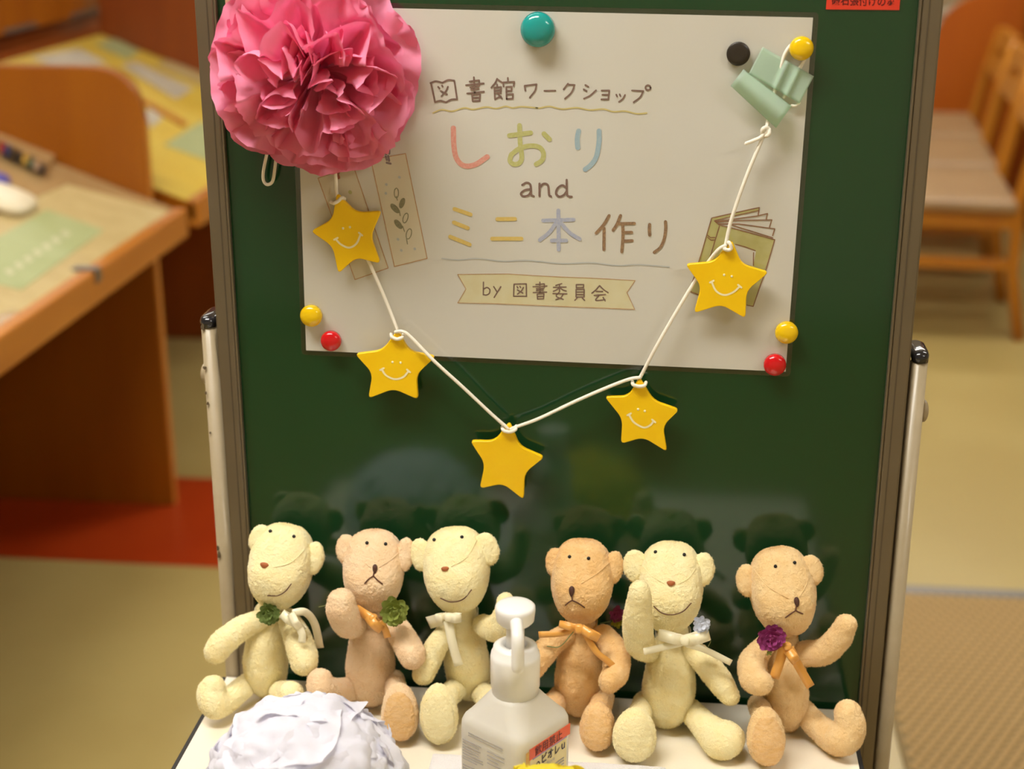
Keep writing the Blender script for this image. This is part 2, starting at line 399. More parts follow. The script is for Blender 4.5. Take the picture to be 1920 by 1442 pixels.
def divider(y, t, xf, sgn, top, rad, name='end_panel', thick=.032, m='wood', xedge=.085, xback=.66):
    x1 = xf-sgn*xedge; xb = xf-sgn*xback
    pts = [(x1, 0.0), (x1, top), (xb, top), (xb, 0.0)]
    po = rounded(pts, [0, rad, 0, 0], 10)
    g = prism(po, 'y', y, y+thick); o = fixn(obj(name, g[0], g[1], M[m], t))
    md = o.modifiers.new('bevel', 'BEVEL'); md.width = .004; md.segments = 2; md.limit_method = 'ANGLE'
    # pale lipping on the front edge
    return o
dA = display_desk(-1.03, .30, 1.862, 1, M['desk_beige'], 'wooden display desk with slanted beige top covered in papers')
divider(1.862, dA, -1.03, 1, 1.012, .11)
obox('edge_lipping', (-1.115, 1.866, .0), (-1.1135, 1.89, .645), M['wood_edge'], dA)
obox('edge_lipping', (-1.115, 1.866, .73), (-1.1135, 1.89, .90), M['wood_edge'], dA)
divider(.268, dA, -1.03, 1, 1.012, .11)
dB = display_desk(-1.03, 1.945, 3.15, 1, M['yellow_cloth'], 'wooden display desk with slanted yellow top, behind the beige one')
divider(3.15, dB, -1.03, 1, 1.25, .11, m='wood_dark')
# notice shelf on the wall side above the desks
ns = thing('wall_shelf', (-1.85, 2.0, 0), 'brown wooden shelf fascia with grey label strips above the slanted desks', 'shelf')
z_n = float(onX(30, 60, -1.717)[2])
obox('fascia', (-1.737, .3, z_n), (-1.717, 5.2, z_n+.35), M['wood'], ns)
obox('shelf_body', (-2.1, .3, z_n+.02), (-1.738, 5.2, z_n+.35), M['wood_dark'], ns)
obox('shelf_support', (-2.1, .3, 0), (-1.76, 5.2, z_n+.019), M['wood_dark'], ns)
for (ax_, ay_), (bx_, by_) in (((8, 63), (66, 43)), ((133, 21), (184, 4))):
    ya_ = onX(ax_, ay_, -1.716)[1]; yb_ = onX(bx_, by_, -1.716)[1]
    obox('label_strip', (-1.717, ya_, z_n+.002), (-1.7115, yb_, z_n+.013), M['chrome'], ns)

def onS(x, y, off=0.0, xf=-1.03, z0=.70, sgn=1):
    d = ray(x, y); z1 = z0+.009+off
    tt = (z1+SL*sgn*(xf-sgn*.03-CAM[0])-CAM[2])/(d[2]+SL*sgn*d[0]); return CAM+d*tt
def sheet(name, px, mat, label, cat, off=.001, thick=.0012, group=None, parent=None):
    P = [onS(x, y, off) for x, y in px]
    V = [tuple(p) for p in P]+[tuple(p+np.array([0, 0, thick])) for p in P]; n = len(P)
    F = [tuple(range(n-1, -1, -1)), tuple(range(n, 2*n))]+[(i, (i+1) % n, n+(i+1) % n, n+i) for i in range(n)]
    o = fixn(obj(name, V, F, mat, parent))
    if label: tag(o, label, cat, group)
    return o
g1 = sheet('printed_sheet', [(-12, 450), (88, 394), (195, 432), (40, 544), (-60, 520)], M['paper_green'], 'pale green printed sheet lying on the beige slanted desk', 'paper')
for k in range(7):      # white lettering on the green sheet
    a = np.array([8, 508])+np.array([17.5, -11.8])*k
    sheet('printed_line', [a+(0, 0), a+(9, -6), a+(20, 2), a+(11, 8)], M['ink_pale'], None, None, off=.0024, thick=.0003, parent=g1)
sheet('plastic_cover', [(-60, 430), (120, 345), (335, 402), (160, 520), (60, 580), (-80, 600)], M['paper_cream'], 'clear beige plastic cover sheet on the desk front', 'sheet', off=.0002, thick=.0006)
sheet('paper_sheet', [(-60, 330), (60, 290), (128, 345), (-60, 425)], M['desk_beige'], 'beige paper sheet behind the green printed sheet', 'paper')
tr = thing('pen_tray', onS(50, 300, 0), 'low beige tray of small dark pens against the desk divider', 'tray')
P = [onS(x, y, .002) for x, y in ((-20, 268), (15, 250), (105, 300), (85, 330))]
V = [tuple(p) for p in P]+[tuple(p+np.array([0, 0, .012])) for p in P]
fixn(obj('tray', V, [(0, 1, 2, 3), (4, 5, 6, 7), (0, 1, 5, 4), (1, 2, 6, 5), (2, 3, 7, 6), (3, 0, 4, 7)], M['desk_beige'], tr))
random.seed(4)
pen_cols = [S(150, 30, 40), S(40, 60, 100), S(60, 50, 30), S(30, 30, 30), S(190, 150, 60), S(70, 90, 70), S(170, 140, 110), S(40, 36, 34)]
for k in range(8):
    a = onS(4+k*11, 268+k*6.0, .017); b = onS(2+k*11, 284+k*5.6, .017)
    g = sweep([a, (a+b)/2, b], [.006, .007, .005], 8, 2)
    tag(obj('pen', g[0], g[1], pmat('pen_plastic', pen_cols[k], .4), None, True), ['red', 'blue', 'brown', 'black', 'yellow', 'grey-green', 'beige', 'dark'][k]+' pen lying in the tray on the slanted desk', 'pen', 'pens in the tray')
c = onS(10, 372, .014)
g = ellipsoid(c, [(.05, 0, -.019), (0, .062, 0), (0, 0, .014)], warp=lambda d: np.sign(d)*np.abs(d)**.6)
cs = thing('pencil_case', c-np.array([0, 0, .014]), 'rounded ivory case with a blue end on the slanted desk', 'case')
obj('body', g[0], g[1], M['white_pl'], cs, True)
c2 = onS(-6, 338, .016); g = ellipsoid(c2, [(.022, 0, -.008), (0, .03, 0), (0, 0, .014)], warp=lambda d: np.sign(d)*np.abs(d)**.7)
obj('end_cap', g[0], g[1], M['blue_pl'], cs, True)
# metal clip at desk edge
cl = thing('edge_clip', (-1.03, float(onS(175, 517)[1]), .712), 'small steel clip on the front edge of the beige desk', 'clip')
yy = float(onS(175, 517)[1])
obox('clip_plate', (-1.075, yy-.014, .7125), (-1.029, yy+.014, .7155), M['chrome'], cl)
obox('clip_lip', (-1.029, yy-.012, .69), (-1.0265, yy+.012, .7155), M['chrome'], cl)
# sheets on yellow desk
sheet('paper_card', [(60, 108), (150, 92), (200, 118), (110, 128)], M['paper_grey'], 'grey card at the far left of the yellow desk', 'paper', group='papers on the yellow desk')
sheet('paper_card', [(180, 84), (215, 72), (262, 95), (240, 112)], M['paper_green'], 'greenish card at the back of the yellow desk', 'paper', group='papers on the yellow desk')
sheet('paper_card', [(228, 124), (255, 116), (362, 166), (330, 186)], M['paper_grey'], 'long grey-white printed card in the middle of the yellow desk', 'paper', group='papers on the yellow desk')
sheet('paper_card', [(292, 122), (325, 108), (400, 145), (400, 170)], M['paper_cream'], 'cream card beside the green board on the yellow desk', 'paper', group='papers on the yellow desk')
sheet('paper_card', [(268, 210), (284, 204), (305, 222), (283, 240)], M['paper_grey'], 'small white card by the desk divider on the yellow desk', 'paper', group='papers on the yellow desk')
sheet('paper_card', [(308, 272), (378, 228), (440, 250), (430, 330), (380, 298)], M['paper_green'], 'pale green sheet at the front of the yellow desk', 'paper', group='papers on the yellow desk')
sheet('rail_strip', [(262, 190), (268, 186), (352, 232), (344, 238)], M['wood_edge'], 'thin wooden strip lying across the yellow desk', 'strip', off=.001, thick=.004)

# ------------------------------------------------------------------ RIGHT: CHAIRS, PARTITION, MAT
def make_chair(label, x, y, rot):
    t = thing('wooden_chair', (0, 0, 0), label, 'chair', 'wooden chairs in a row')
    hw, W, Dp = .0, .50, .46
    cw = M['chair_wood']
    for sy in (-1, 1):
        yq = sy*(W/2-.02)
        obox('leg', (-Dp/2, yq-.018, 0), (-Dp/2+.036, yq+.018, .415), cw, t, bev=.004)
        pr = sweep([(Dp/2+.03, yq, 0.0), (Dp/2-.012, yq, .22), (Dp/2-.015, yq, .45), (Dp/2+.022, yq, .64), (Dp/2+.065, yq, .80)], [.02]*5, 8, 0)
        obj('back_post', pr[0], pr[1], cw, t, True)
        obox('seat_rail', (-Dp/2+.036, yq-.012, .355), (Dp/2-.03, yq+.012, .412), cw, t, bev=.003)
        obox('stretcher', (-Dp/2+.036, yq-.011, .225), (Dp/2-.03, yq+.011, .262), cw, t, bev=.003)
    obox('front_rail', (-Dp/2+.004, -W/2+.038, .355), (-Dp/2+.03, W/2-.038, .412), cw, t, bev=.003)
    s = obox('seat', (-Dp/2-.005, -W/2-.035, .414), (Dp/2-.022, W/2+.035, .452), M['seat'], t, bev=.014)
    def rail(z0, z1, nm):
        def xz(z): return Dp/2+.022+(z-.64)*.27
        p = [(xz(z0)-.016, z0), (xz(z0)+.016, z0), (xz(z1)+.016, z1), (xz(z1)-.016, z1)]
        g = prism(p, 'y', -W/2+.02, W/2-.02); return fixn(obj(nm, g[0], g[1], cw, t))
    r = rail(.745, .81, 'top_rail'); rail(.645, .71, 'lower_rail')
    xz_ = lambda z: Dp/2+.022+(z-.64)*.27
    for sy in (-1, 1):
        p = [(xz_(.71)-.016, .71), (xz_(.71)+.016, .71), (xz_(.745)+.016, .745), (xz_(.745)-.016, .745)]
        g = prism(p, 'y', sy*.16-.05, sy*.16+.05); fixn(obj('slot_block', g[0], g[1], cw, t))
    t.location = (x, y, 0); t.rotation_euler = (0, 0, rot); return t
ROWX, ROWY, RDX, RDY = .90, 3.66, .070, .63
for k in range(3):
    make_chair(['oak chair with beige seat, nearest of the row behind the board', 'oak chair with beige seat, middle of the row behind the board', 'oak chair with beige seat, farthest of the row, beside the orange partition'][k], ROWX+RDX*k, ROWY+RDY*k, math.radians(-5.0))
dC = display_desk(1.10, 5.60, 6.7, -1, M['desk_beige'], 'far wooden display desk with pale papers behind the orange partition')
pts = rounded([(1.12, 0), (1.12, .93), (1.90, .93), (1.90, 0)], [0, .30, 0, 0], 14)
g = prism(pts, 'y', 5.40, 5.43); o = fixn(obj('partition_panel', g[0], g[1], pmat('orange_partition_wood', S(184, 94, 4), .45, var=(6., S(174, 84, 4)), stretch=(1, 1, .12)), None))
tag(o, 'orange wooden partition with a rounded top corner behind the chairs', 'partition')
for k, q in enumerate([(1.14, 5.62), (1.25, 5.95)]):
    V = [(q[0], q[1], slope_z(q[0], 1.07, .712, -1)), (q[0]+.16, q[1], slope_z(q[0]+.16, 1.07, .712, -1)), (q[0]+.16, q[1]+.25, slope_z(q[0]+.16, 1.07, .712, -1)), (q[0], q[1]+.25, slope_z(q[0], 1.07, .712, -1))]
    V = V+[(a, b, c_+.002) for a, b, c_ in V]
    tag(fixn(obj('paper_sheet', V, [(0, 1, 2, 3), (4, 5, 6, 7), (0, 1, 5, 4), (1, 2, 6, 5), (2, 3, 7, 6), (3, 0, 4, 7)], M['paper_grey'])), ['white paper just behind the orange partition', 'white paper farther back on the far desk'][k], 'paper')
bc = thing('bookcase', (1.9, 5.7, 0), 'made-up bookcase standing for the dark background at the right edge behind the chairs', 'bookcase')  # bookcase is made up; its near-black colour gives the dark background
obox('side', (1.50, 4.55, 0), (1.53, 5.36, 1.9), M['wood_dark'], bc)
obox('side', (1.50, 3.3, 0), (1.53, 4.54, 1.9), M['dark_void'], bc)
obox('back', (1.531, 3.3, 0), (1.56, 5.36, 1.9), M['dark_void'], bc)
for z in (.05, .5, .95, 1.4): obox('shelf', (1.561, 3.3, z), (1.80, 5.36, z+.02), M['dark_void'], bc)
# rubber mat
mt = thing('floor_mat', (1.0, .9, 0), 'tan rubber floor mat with raised dots to the right of the board', 'mat')
obox('mat_base', (.43, -.2, .0), (1.75, 1.572, .006), M['mat_rubber'], mt)
V, F = [], []
st = .021
for j in range(int(1.3/(st*.87))):
    for i in range(int(1.0/st)):
        x = .445+(i+.5*(j % 2))*st; y = 1.56-j*st*.87
        n = len(V)
        for (r, z) in ((.0088, .006), (.0074, .0092), (.004, .0100)):
            for k in range(6):
                a = math.pi/3*k; V.append((x+r*math.cos(a), y+r*.8*math.sin(a), z))
        for a_ in range(2):
            for k in range(6): F.append((n+a_*6+k, n+a_*6+(k+1) % 6, n+a_*6+6+(k+1) % 6, n+a_*6+6+k))
        F.append(tuple(n+12+k for k in range(6)))
tag(obj('nubs', V, F, M['mat_nub'], mt, True), None, None, kind='stuff')

# ------------------------------------------------------------------ TABLE
TZ = .671
tb = thing('display_table', (-.108, -.25, 0), 'small cream topped table with black edging in front of the green board', 'table')
TX0, TX1, TY0, TY1 = -.405, .189, -.487, -.0065
obox('table_top', (TX0+.004, TY0+.004, TZ-.024), (TX1-.004, TY1, TZ), M['table'], tb)
obox('edge_band', (TX0, TY0+.004, TZ-.025), (TX0+.004, TY1, TZ-.0003), M['black_edge'], tb)
obox('edge_band', (TX1-.004, TY0+.004, TZ-.025), (TX1, TY1, TZ-.0003), M['black_edge'], tb)
obox('edge_band', (TX0, TY0, TZ-.025), (TX1, TY0+.004, TZ-.0003), M['black_edge'], tb)
for x in (TX0+.04, TX1-.04):
    for y in (TY0+.04, TY1-.05):
        g = sweep([(x, y, 0), (x, y, TZ-.025)], [.012, .012], 12, 0); obj('leg', g[0], g[1], M['leg_metal'], tb, True)

# ------------------------------------------------------------------ GREEN BOARD ON STAND
bd = thing('green_board', (-.09, .02, 0), 'dark green magnetic board in an aluminium frame on a stand', 'board')
BL, BR = -.3700, .1945
obox('board_panel', (BL-.004, 0, .30), (BR+.004, .012, 1.62), M['board'], bd)
def rail_(x0, x1, nm='frame_rail'):
    o = obox(nm, (x0, -.0050, .28), (x1, .022, 1.64), M['alu'], bd, bev=.0018); return o
rail_(BL-.0185, BL-.0022); rail_(BR+.0022, BR+.0185)
for x in (BL-.0022, BR): obox('frame_lip', (x, -.0058, .28), (x+.0022, .0, 1.64), M['alu'], bd, bev=.0008)
for x in (BL-.0085, BR+.0075): obox('frame_groove', (x, -.00535, .28), (x+.0010, -.0049, 1.64), M['alu_dark'], bd)
obox('bottom_rail', (BL, -.005, .28), (BR, .022, .30), M['alu'], bd, bev=.0018)
obox('top_rail', (BL, -.005, 1.62), (BR, .022, 1.64), M['alu'], bd, bev=.0018)
def stadium(x0, x1, y0, y1, n=6):
    r = (x1-x0)/2; cx = (x0+x1)/2; pts = []
    for k in range(n+1):
        a = math.pi*k/n; pts.append((cx+r*math.cos(a), y1-r+r*math.sin(a)))
    for k in range(n+1):
        a = math.pi+math.pi*k/n; pts.append((cx+r*math.cos(a), y0+r+r*math.sin(a)))
    return pts
for sx, xa in ((-1, BL-.0345), (1, BR+.0205)):
    zt = 1.020 if sx < 0 else 1.008
    po = stadium(xa, xa+.014, -.004, .036)
    g = prism(po, 'z', .03, zt); p = fixn(obj('post', g[0], g[1], M['post'], bd, True, label='cream enamelled side post'))
    p.data.polygons.foreach_set('use_smooth', [len(f.vertices) == 4 for f in p.data.polygons])
    V, F = [], []
    rings = [(0, 1.04), (.006, 1.04), (.0085, .92), (.0095, .6)]
    cxm, cym = xa+.007, .016
    for (dz, s) in rings:
        for (x, y) in po: V.append((cxm+(x-cxm)*s, cym+(y-cym)*(s if s > .9 else .85), zt+dz))
    n = len(po)
    for i in range(len(rings)-1):
        for k in range(n): F.append((i*n+k, i*n+(k+1) % n, (i+1)*n+(k+1) % n, (i+1)*n+k))
    F.append(tuple(3*n+k for k in range(n))); F.append(tuple(range(n-1, -1, -1)))
    obj('post_cap', V, F, M['black_cap'], p, True, label='glossy black cap')
    kx = xa-.002 if sx < 0 else xa+.016
    g = ellipsoid((kx, .012, zt-.048), [(.004, 0, 0), (0, .009, 0), (0, 0, .010)]); obj('screw_knob', g[0], g[1], M['post'], p, True)
    obox('foot', (xa-.004, -.24, 0), (xa+.018, .28, .032), M['post'], bd, bev=.006)
    # scuffs on the left post
    if sx < 0:
        for (px, py, w_, h_) in ((380, 613, 5, 8), (384, 690, 5, 5), (386, 737, 3, 4), (389, 757, 4, 4), (394, 812, 2.5, 2.5), (411, 1041, 4, 10), (408, 1028, 3, 6)):
            c = onY(px, py, -.0042); s_ = mpp(c); random.seed(int(py))
            pl = [(c[0]+w_*s_*math.cos(a)*random.uniform(.4, 1), c[2]+h_*s_*math.sin(a)*random.uniform(.4, 1)) for a in np.linspace(0, 2*math.pi, 9)[:-1]]
            g = prism(pl, 'y', -.0044, -.0030); fixn(obj('scuff', g[0], g[1], M['scuff'], p))
# labels at the top of the board
a = onY(423, 14, -.0006); b_ = onY(500, 14, -.0006)
tag(obox('label_sheet', (a[0], -.0007, a[2]), (a[0]+.10, -.0001, a[2]+.045), M['pink_label']), 'pale pink label sheet at the top left of the board', 'label')
a = onY(1549, 14, -.0006); b_ = onY(1686, 19.5, -.0006); wl = b_[0]-a[0]
lb = thing('warning_label', (a[0]+wl/2, -.0004, a[2]), 'red warning label with dark lettering at the top right of the board', 'label')
obox('label_sheet', (a[0], -.0007, (a[2]+b_[2])/2-.0006), (b_[0], -.0001, a[2]+.03), M['red_label'], lb)
def text_mesh(body, name, size, origin, ex, ez, mat, parent, aspect=1.0, bold=.0, off=np.zeros(3)):
    """lettering laid in the plane (ex, ez)"""
    c = bpy.data.curves.new(name, 'FONT'); c.body = body; c.size = 1.0; c.offset = bold
    o = bpy.data.objects.new(name, c); col.objects.link(o)
    me = bpy.data.meshes.new_from_object(o.evaluated_get(bpy.context.evaluated_depsgraph_get()))
    bpy.data.objects.remove(o)
    V = np.array([v.co[:] for v in me.vertices]); F = [tuple(p.vertices) for p in me.polygons]
    mn = V.min(0); mx = V.max(0)
    V -= mn; wid = mx[0]-mn[0]
    sx = size/wid; sy = sx*aspect
    P = [np.asarray(origin)+np.asarray(ex)*v[0]*sx+np.asarray(ez)*v[1]*sy+off for v in V]
    return obj(name, P, F, mat, parent)
aa = onY(1559, 9.5, -.0009)
text_mesh('磁石張付けのみ', 'lettering', wl*.86, aa, (1, 0, -.02), (.0, 0, 1), M['ink_dark_red'], lb, 1.15, .012)

# ------------------------------------------------------------------ POSTER
YP = -.0016
pbl, pbr, ptr = onY(574, 657, YP), onY(1473, 697, YP), onY(1517, 33, YP)
ex = pbr-pbl; pw = np.linalg.norm(ex); ex /= pw
ez = ptr-pbr; ez -= ex*(ez@ex); ph = np.linalg.norm(ez); ez /= ph
ps = thing('poster', (pbl+ex*pw/2), 'laminated hand-drawn Japanese workshop poster held by magnets on the green board', 'poster')
def pquad(u0, v0, u1, v1, y0, y1, rad=0.):
    c = rounded([(u0, v0), (u1, v0), (u1, v1), (u0, v1)], rad, 5) if rad else [(u0, v0), (u1, v0), (u1, v1), (u0, v1)]
    V = []; n = len(c)
    for y in (y0, y1):
        for (u, v) in c:
            p = pbl+ex*u+ez*v; V.append((p[0], y, p[2]))
    F = [tuple(range(n)), tuple(range(2*n-1, n-1, -1))]+[(i, n+i, n+(i+1) % n, (i+1) % n) for i in range(n)]
    return [V, F]
g = pquad(0, 0, pw, ph, -.0009, YP); fixn(obj('paper', g[0], g[1], M['paper'], ps))
LM = .0042
g = pquad(-LM, -LM, pw+LM, ph+LM, -.0004, -.0008, .004); fixn(obj('laminate_border', g[0], g[1], M['film_edge'], ps))
g = pquad(-LM, -LM, pw+LM, ph+LM, -.00215, -.00225, .004); fixn(obj('laminate_film', g[0], g[1], M['film'], ps))
def fillpoly(name, px, mat, y=-.00175, parent=ps, th=.00008):
    P = [onY(x, yy, y) for x, yy in px]; V = [(p[0], y, p[2]) for p in P]+[(p[0], y+th, p[2]) for p in P]; n = len(P)
    F = [tuple(range(n)), tuple(range(2*n-1, n-1, -1))]+[(i, n+i, n+(i+1) % n, (i+1) % n) for i in range(n)]
    return fixn(obj(name, V, F, mat, parent))
def ink_line(Q, r, y, V, F, seg=6):
    """one pen stroke: flat strip with round ends"""
    Q = [np.asarray(q, float) for q in Q]; k0 = len(V); L, R = [], []; n = len(Q)
    for i in range(n):
        d = (Q[min(i+1, n-1)]-Q[max(i-1, 0)]); d = d/(np.linalg.norm(d)+1e-12); m = np.array([-d[1], d[0]])
        L.append(Q[i]+m*r); R.append(Q[i]-m*r)
    for i in range(n): V += [(L[i][0], y, L[i][1]), (R[i][0], y, R[i][1])]
    for i in range(n-1): F.append((k0+2*i, k0+2*i+1, k0+2*i+3, k0+2*i+2))
    for e, (i, sg_) in enumerate(((0, -1), (n-1, 1))):
        d = Q[1]-Q[0] if i == 0 else Q[-1]-Q[-2]
        d = d/(np.linalg.norm(d)+1e-12)*sg_; m = (L[i]-Q[i])/r; k1 = len(V); idx = [k0+2*i]
        for k in range(1, seg):
            a = math.pi*k/seg; c = Q[i]+r*(m*math.cos(a)+d*math.sin(a)); V.append((c[0], y, c[1])); idx.append(len(V)-1)
        idx.append(k0+2*i+1); F.append(tuple(idx))
def strokes(name, lst, mat, wpx, org=(0, 0), sc_=1.0, smooth=True, y=-.0019, parent=ps):
    V, F = [], []
    for si, st_ in enumerate(lst):
        P = [(org[0]+x/sc_, org[1]+yy/sc_) for x, yy in st_]
        if smooth and len(P) > 2: P = [tuple(p) for p in cr(P, 6)]
        yo = y-.000022*(si % 6)
        segs = [P] if smooth else [P[i:i+2] for i in range(len(P)-1)]
        for q_, sg_ in enumerate(segs):
            Q = [onY(x, yy, yo-.000008*(q_ % 2)) for x, yy in sg_]; r = wpx/2*mpp(Q[0])
            ink_line([(q[0], q[2]) for q in Q], r, yo-.000008*(q_ % 2), V, F)
    return obj(name, V, F, mat, parent)
A_ = ((790, 130), 8.727); B_ = ((1000, 130), 8.0); C_ = ((780, 100), 2.885); D_ = ((1080, 370), 9.6); E_ = ((850, 510), 5.486); F_ = ((580, 270), 5.546); H_ = ((1300, 380), 6.553)
strokes('lettering', [
    [(150, 225), (240, 195), (345, 220)], [(345, 220), (440, 175), (540, 185)], [(540, 185), (585, 490)], [(230, 535), (310, 515), (405, 540)], [(405, 540), (490, 495), (585, 490)], [(160, 230), (225, 535)],
    [(275, 288), (298, 312)], [(338, 265), (350, 285)], [(435, 285), (400, 360), (330, 440)], [(320, 355), (420, 410)],
    [(860, 130), (872, 385)], [(790, 200), (945, 180)], [(945, 180), (950, 262)], [(730, 260), (1020, 230)], [(800, 297), (945, 272)], [(815, 335), (940, 318)], [(750, 395), (1025, 365)],
    [(830, 420), (840, 520)], [(830, 420), (962, 410)], [(962, 410), (955, 515)], [(840, 520), (955, 515)], [(838, 468), (955, 462)],
    [(1240, 155), (1210, 220), (1145, 300)], [(1240, 160), (1330, 222)], [(1240, 250), (1240, 282)], [(1195, 300), (1305, 290)], [(1195, 300), (1205, 490)], [(1305, 290), (1300, 385)], [(1200, 345), (1300, 338)], [(1200, 390), (1300, 385)], [(1205, 490), (1300, 440)], [(1255, 400), (1320, 480)],
    [(1415, 140), (1420, 205)], [(1340, 215), (1520, 205)], [(1340, 215), (1345, 280)], [(1520, 205), (1510, 272)], [(1390, 290), (1395, 485)], [(1390, 290), (1480, 285)], [(1480, 285), (1475, 350)], [(1395, 355), (1475, 350)], [(1395, 410), (1500, 405)], [(1500, 405), (1495, 480)], [(1395, 485), (1495, 480)],
    [(1690, 270), (1702, 345)], [(1690, 270), (1885, 245)], [(1885, 245), (1860, 350), (1775, 460)]], M['ink_brown'], 3.3, *A_)
strokes('lettering', [[(165, 322), (330, 320)], [(520, 215), (455, 300)], [(520, 230), (620, 235)], [(620, 235), (570, 350), (475, 440)],
    [(780, 235), (825, 260)], [(755, 300), (800, 325)], [(760, 440), (850, 395), (940, 315)], [(1025, 318), (1140, 318)], [(1140, 318), (1125, 450)], [(1035, 382), (1125, 382)], [(1020, 450), (1125, 450)],
    [(1245, 380), (1257, 408)], [(1295, 375), (1307, 402)], [(1375, 385), (1340, 445), (1285, 488)], [(1480, 318), (1650, 325)], [(1650, 325), (1600, 420), (1505, 492)],
    [(1720+38*math.cos(a), 275+36*math.sin(a)) for a in np.linspace(0, 2*math.pi, 10)]], M['ink_brown'], 3.2, *B_)
strokes('wavy_rule', [[(190, 715), (330, 660), (500, 685), (700, 630), (850, 655), (1060, 615), (1220, 640), (1380, 605), (1490, 630), (1640, 610), (1900, 632)]], M['ink_yline'], 2.6, *A_)
strokes('wavy_rule', [[(40, 575), (100, 580), (240, 555), (430, 595), (650, 575), (850, 610), (1050, 595), (1200, 635), (1370, 625), (1550, 665), (1700, 655)]], M['ink_yline'], 2.6, *B_)
strokes('lettering', [[(202, 405), (205, 500), (220, 570), (260, 608), (320, 602), (385, 560)]], M['ink_red'], 10, *C_)
strokes('lettering', [[(505, 445), (620, 430)], [(560, 390), (563, 480), (572, 560), (560, 592), (530, 600), (508, 582), (515, 548)], [(515, 548), (560, 515), (620, 500), (670, 510), (690, 545), (680, 580), (650, 600)], [(692, 435), (722, 465)]], M['ink_green'], 9, *C_)
strokes('lettering', [[(880, 420), (872, 465), (875, 510)], [(990, 420), (990, 480), (975, 560), (945, 605), (915, 628)]], M['ink_blue'], 9.3, *C_)
strokes('lettering', [[(575, 712), (598, 700), (618, 710), (622, 740), (623, 765), (637, 774)], [(622, 735), (590, 740), (568, 758), (580, 774), (608, 768), (622, 748)], [(668, 705), (668, 772)], [(668, 728), (690, 706), (714, 715), (720, 765), (730, 774)], [(815, 685), (816, 750), (822, 772), (842, 776)], [(815, 728), (790, 714), (764, 733), (758, 760), (776, 775), (800, 766), (816, 745)]], M['ink_brown'], 4.2, *C_)
strokes('lettering', [[(208, 842), (295, 872)], [(205, 915), (280, 945)], [(185, 992), (290, 1035)], [(440, 897), (535, 896)], [(412, 1003), (570, 1003)]], M['ink_yellow'], 7.6, *C_)
strokes('lettering', [[(688, 905), (852, 900)], [(770, 850), (772, 1062)], [(760, 915), (720, 970), (670, 1010)], [(782, 915), (830, 970), (885, 1005)], [(735, 1013), (812, 1013)]], M['ink_violet'], 7.4, *C_)
strokes('lettering', [[(595, 330), (510, 480), (365, 645)], [(505, 560), (503, 940)], [(800, 330), (740, 480), (670, 590)], [(740, 475), (1050, 470)], [(840, 490), (845, 700), (825, 980)], [(850, 635), (1000, 632)], [(845, 790), (1010, 782)], [(1325, 490), (1320, 590), (1328, 680)], [(1610, 440), (1615, 560), (1590, 740), (1520, 900), (1410, 990)]], M['ink_brown2'], 6.0, *D_)
strokes('wavy_rule', [[(140, 1110), (230, 1118), (330, 1110), (470, 1125), (600, 1120), (780, 1137), (950, 1133), (1090, 1148), (1200, 1143), (1370, 1155)]], M['ink_gline'], 2.4, *C_)
def tf(l, o): return [(o[0][0]+x/o[1], o[0][1]+y/o[1]) for x, y in l]
ban = [(45, 25), (560, 20), (960, 45), (1400, 62), (1870, 88), (1785, 210), (1865, 385), (1000, 350), (400, 325), (45, 318), (130, 175)]
fillpoly('banner', tf(ban, E_), M['fill_banner'])
strokes('banner_outline', [ban[:5], [(1870, 90), (1785, 210), (1865, 385)], [(1865, 385), (1000, 350), (400, 325), (45, 318)], [(45, 318), (130, 175), (45, 25)]], M['ink_orange'], 1.3, *E_, smooth=False)
strokes('lettering', [[(310, 105), (308, 235)], [(310, 178), (345, 160), (375, 182), (368, 222), (335, 238), (308, 230)], [(415, 150), (450, 205)], [(488, 152), (455, 205), (420, 262)],
    [(625, 125), (750, 122)], [(750, 122), (752, 250)], [(752, 250), (620, 250)], [(620, 250), (625, 125)], [(655, 150), (665, 165)], [(685, 148), (692, 160)], [(720, 160), (700, 195), (660, 228)], [(660, 185), (715, 218)],
    [(890, 105), (892, 210)], [(850, 130), (935, 122)], [(935, 122), (937, 155)], [(820, 152), (962, 145)], [(855, 172), (930, 168)], [(855, 190), (925, 186)], [(822, 212), (960, 207)], [(862, 228), (932, 225)], [(932, 225), (928, 275)], [(866, 278), (928, 275)], [(862, 228), (866, 278)], [(864, 252), (930, 250)],
    [(1115, 120), (1055, 138)], [(1030, 158), (1160, 155)], [(1092, 135), (1092, 200)], [(1090, 160), (1060, 185), (1030, 198)], [(1095, 160), (1130, 185), (1160, 195)], [(1025, 222), (1168, 225)], [(1090, 205), (1060, 250), (1130, 282)], [(1130, 228), (1105, 265), (1055, 285)],
    [(1265, 130), (1340, 130)], [(1340, 130), (1338, 160)], [(1265, 130), (1265, 162)], [(1265, 162), (1338, 160)], [(1262, 180), (1345, 180)], [(1345, 180), (1345, 258)], [(1262, 180), (1262, 258)], [(1262, 258), (1345, 258)], [(1262, 206), (1345, 206)], [(1262, 232), (1345, 232)], [(1275, 265), (1250, 292)], [(1325, 265), (1350, 292)],
    [(1505, 140), (1470, 180), (1425, 218)], [(1505, 140), (1550, 185), (1592, 212)], [(1470, 200), (1535, 200)], [(1450, 240), (1565, 232)], [(1500, 240), (1465, 292), (1560, 285)], [(1540, 262), (1562, 298)]], M['ink_brown'], 2.5, *E_)
